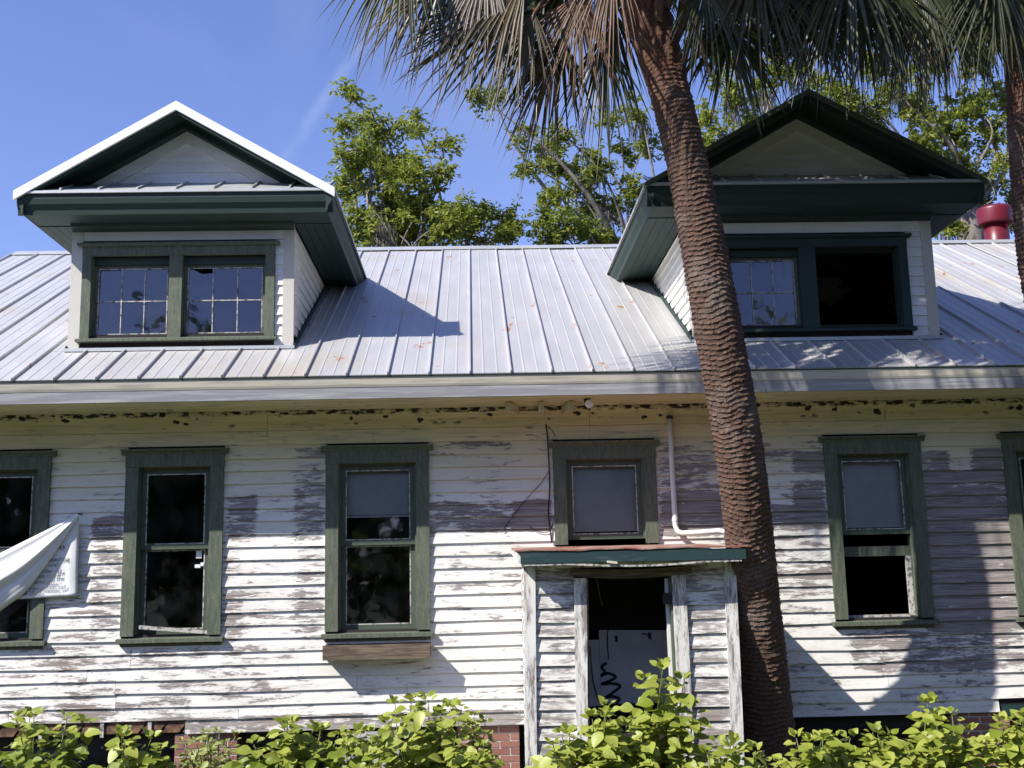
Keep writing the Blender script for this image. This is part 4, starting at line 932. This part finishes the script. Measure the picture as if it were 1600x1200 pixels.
def shrub(label, u, vtop, wpx, y, nstem, leaf, seed, nleaf=95, pale=False):
    r_ = random.Random(seed); top = atY(u, vtop, y); wd = wpx*(y+11.5)/FPX; P = empty('shrub', (top.x, y, 0)); tag(P, label, 'shrub', 'shrubs along the front of the house')
    cand = []; fill = MB(); tip = []
    for s in range(nstem):
        f = (s+.5)/nstem-.5 if nstem > 1 else 0; ex = top.x+f*wd*1.0+r_.uniform(-.06, .06); ey = y+r_.uniform(-.28, .28)
        ez = top.z*(1-.30*abs(f)*2*r_.uniform(.2, 1.2)) if s else top.z
        if s == 0: ex = top.x
        b = Vector((top.x+f*wd*.3, y+r_.uniform(-.08, .08), 0)); e = Vector((ex, ey, max(.35, ez))); md = b.lerp(e, .55)+Vector((r_.uniform(-.05, .05), r_.uniform(-.05, .05), .06))
        pa = spline([tuple(b), tuple(md), tuple(e)], 9); MB().tube(pa, [.009-.006*i/len(pa) for i in range(len(pa))], 5).build('stem', 'stem_green', P)
        n = 15; az0 = r_.uniform(0, 6.28)
        for i in range(n):
            t_ = .30+.70*i/(n-1); p = pa[min(len(pa)-1, int(t_*(len(pa)-1)))]
            for q_ in (0, 1):
                az = az0+i*1.57+q_*math.pi+r_.uniform(-.5, .5); cand.append((p, az, leaf*r_.uniform(.5, 1.3)*(1.0 if t_ < .9 else .62), t_, r_))
        cand.append((e, r_.uniform(0, 6.28), leaf*.6, 1.0, r_)); cand.append((e, r_.uniform(0, 6.28), leaf*.5, 1.0, r_))
    cand.sort(key=lambda c: -(c[0].z*1.0-c[0].y*.4)); sets = LVP if pale else LV
    for i, (p, az, sz, t_, _r) in enumerate(cand):
        el = R(r_.uniform(-50, 25)) if t_ < .95 else R(r_.uniform(20, 60)); d = Vector((math.cos(az)*math.cos(el), math.sin(az)*math.cos(el), math.sin(el)))
        nr = Vector((r_.uniform(-.35, .25), -.55+r_.uniform(-.35, .35), 1)); nr = (nr-d*nr.dot(d)).normalized(); s_ = d.cross(nr); q_ = p+d*.035
        M = Matrix(((s_.x*sz, d.x*sz, nr.x*sz, q_.x), (s_.y*sz, d.y*sz, nr.y*sz, q_.y), (s_.z*sz, d.z*sz, nr.z*sz, q_.z), (0, 0, 0, 1)))
        me, mm = sets[r_.randrange(len(sets))]
        if i < nleaf:
            o = bpy.data.objects.new('leaf', me); COL.objects.link(o); o.parent = P; o.matrix_local = Matrix.Translation(-WL[P.name]) @ M
        else: fill.add([M @ Vector(v) for v in mm.v], mm.f)
    for _ in range(260):                                       # the dense lower inside
        p = Vector((top.x+r_.uniform(-.5, .5)*wd*1.05, y+r_.uniform(-.3, .3), r_.uniform(.05, top.z*.72))); az = r_.uniform(0, 6.28); el = R(r_.uniform(-30, 30)); sz = leaf*r_.uniform(.7, 1.1)
        d = Vector((math.cos(az)*math.cos(el), math.sin(az)*math.cos(el), math.sin(el))); nr = Vector((r_.uniform(-.5, .3), -.5+r_.uniform(-.4, .4), 1)); nr = (nr-d*nr.dot(d)).normalized(); s_ = d.cross(nr)
        M = Matrix(((s_.x*sz, d.x*sz, nr.x*sz, p.x), (s_.y*sz, d.y*sz, nr.y*sz, p.y), (s_.z*sz, d.z*sz, nr.z*sz, p.z), (0, 0, 0, 1))); mm = sets[r_.randrange(len(sets))][1]
        fill.add([M @ Vector(v) for v in mm.v], mm.f)
    fill.build('foliage', 'shrub_leaf_pale' if pale else 'shrub_leaf', P, kind='stuff')
SHR = [('broad-leaved green shrub at the far left bottom corner', 55, 1118, 130, -1.9, 5, .125, False),
 ('low dark-leaved shrub under the crooked-sash window, left of the pale bush', 200, 1148, 130, -2.1, 5, .12, False),
 ('pale fine-leaved bush in front of the left brick pier', 322, 1150, 95, -1.8, 11, .060, True),
 ('wide yellow-green shrub between the left pier and the window box', 450, 1130, 150, -2.3, 7, .125, False),
 ('low shrub in front of the grey skirting sheet', 560, 1148, 110, -2.4, 6, .12, False),
 ('bushy shrub reaching up the wall below the window box', 655, 1092, 150, -2.0, 8, .125, False),
 ('shrub in front of the middle brick pier, left of the porch', 740, 1125, 60, -2.1, 4, .10, False),
 ('low shrub in front of the left porch boards', 880, 1148, 100, -2.5, 5, .12, False),
 ('shrub in front of the open porch doorway', 950, 1108, 120, -2.4, 6, .125, False),
 ('tallest shrub, rising in front of the right door casing', 1035, 1042, 100, -2.2, 5, .13, False),
 ('low shrub at the foot of the leaning palm', 1140, 1160, 140, -2.6, 6, .12, False),
 ('low shrub right of the palm trunk in front of the dark crawlspace', 1275, 1150, 130, -2.2, 6, .12, False),
 ('leafy shrub under the window right of the palm', 1370, 1146, 100, -2.1, 5, .125, False),
 ('shrub with one tall thin shoot left of the right brick pier', 1465, 1104, 110, -2.0, 5, .12, False),
 ('shrub at the right edge in front of the brick pier', 1572, 1118, 100, -2.1, 5, .125, False)]
for i, (lb, u, v_, wp, y, ns, lf_, pale) in enumerate(SHR): shrub(lb, u, v_, wp, y, ns, lf_, 100+i, 110, pale)

# ------------------------------------------------------------------ trees behind the photographer, mirrored in panes; tall ones added to block sky light
def yard_tree(label, x, y, h, seed):
    r_ = random.Random(seed); P = empty('yard_tree', (x, y, 0)); tag(P, label, 'tree', 'trees across the yard')
    br = MB(); lf = MB(); br.tube([(x, y, -.1), (x+.2, y, h*.3), (x, y, h*.6)], [.4, .3, .15], 8)
    for _ in range(40):
        o_ = Vector((r_.gauss(0, 1), r_.gauss(0, 1), r_.gauss(0, .8))).normalized(); c = Vector((x, y, h*.48))+Vector((o_.x*h*.40, o_.y*h*.3, o_.z*h*.46))*r_.uniform(.5, 1)
        br.tube([(x, y, h*.35), tuple(c)], [.12, .03], 5, False)
        for q_ in range(70):
            p = c+Vector((r_.gauss(0, 1), r_.gauss(0, 1), r_.gauss(0, .8)))*h*.075; d = Vector((r_.gauss(0, 1), r_.gauss(0, 1), r_.gauss(0, 1))).normalized()*r_.uniform(.5, 1.0); s_ = d.cross(Vector((r_.gauss(0, 1), r_.gauss(0, 1), 1))).normalized()*.3
            lf.add([p, p+d*.5+s_, p+d, p+d*.5-s_], [(0, 1, 2), (0, 2, 3)])
    br.build('trunk', 'bark', P); lf.build('crown', 'shrub_fill', P, kind='stuff')
for i, (x, y, h) in enumerate([(-27,-27,15),(-21,-31,14),(-15,-29,10),(-8.5,-31,9),(-2,-29,9.5),(4.5,-31,9),(11,-29,10),(17,-28,15),(23,-26,18),(29,-23,18),(33,-17,17),(35,-10,16),(-33,-30,13),(14,-34,14),(-12,-36,13)]):
    yard_tree('tree across the yard behind the photographer', x, y, h, 300+i)

def add_shade_oak():  # out-of-view oak added to cut sky light on the right dormer
    r_ = random.Random(77); P = empty('unseen_shade_oak', (11.5, -8, 0)); tag(P, 'unseen oak added beside the yard to darken the right end of the house', 'tree')
    br = MB(); lf = MB(); fk = Vector((11.0, -7.8, 4.2)); br.tube([(11.5, -8, -.1), (11.3, -8, 2), tuple(fk)], [.6, .48, .42], 10)
    for _ in range(46):
        o_ = Vector((r_.gauss(0, 1), r_.gauss(0, 1), r_.gauss(0, .8))).normalized(); c = Vector((9.8, -6.0, 12.8))+Vector((o_.x*5.2, o_.y*4.6, o_.z*3.0))*r_.uniform(.35, 1)
        br.tube(spline([tuple(fk), tuple(fk.lerp(c, .5)+Vector((0, 0, .8))), tuple(c)], 4), [.16, .15, .13, .11, .10, .08, .06, .04, .02], 5, False)
        for q_ in range(150):
            p = c+Vector((r_.gauss(0, 1), r_.gauss(0, 1), r_.gauss(0, .7)))*.85; d = Vector((r_.gauss(0, 1), r_.gauss(0, 1), r_.gauss(0, 1))).normalized()*r_.uniform(.2, .4); s_ = d.cross(Vector((r_.gauss(0, 1), r_.gauss(0, 1), 1))).normalized()*.13
            lf.add([p, p+d*.5+s_, p+d, p+d*.5-s_], [(0, 1, 2), (0, 2, 3)])
    br.build('trunk', 'bark', P, smooth=True); lf.build('crown', 'tree_leaf_b', P, kind='stuff')
add_shade_oak()
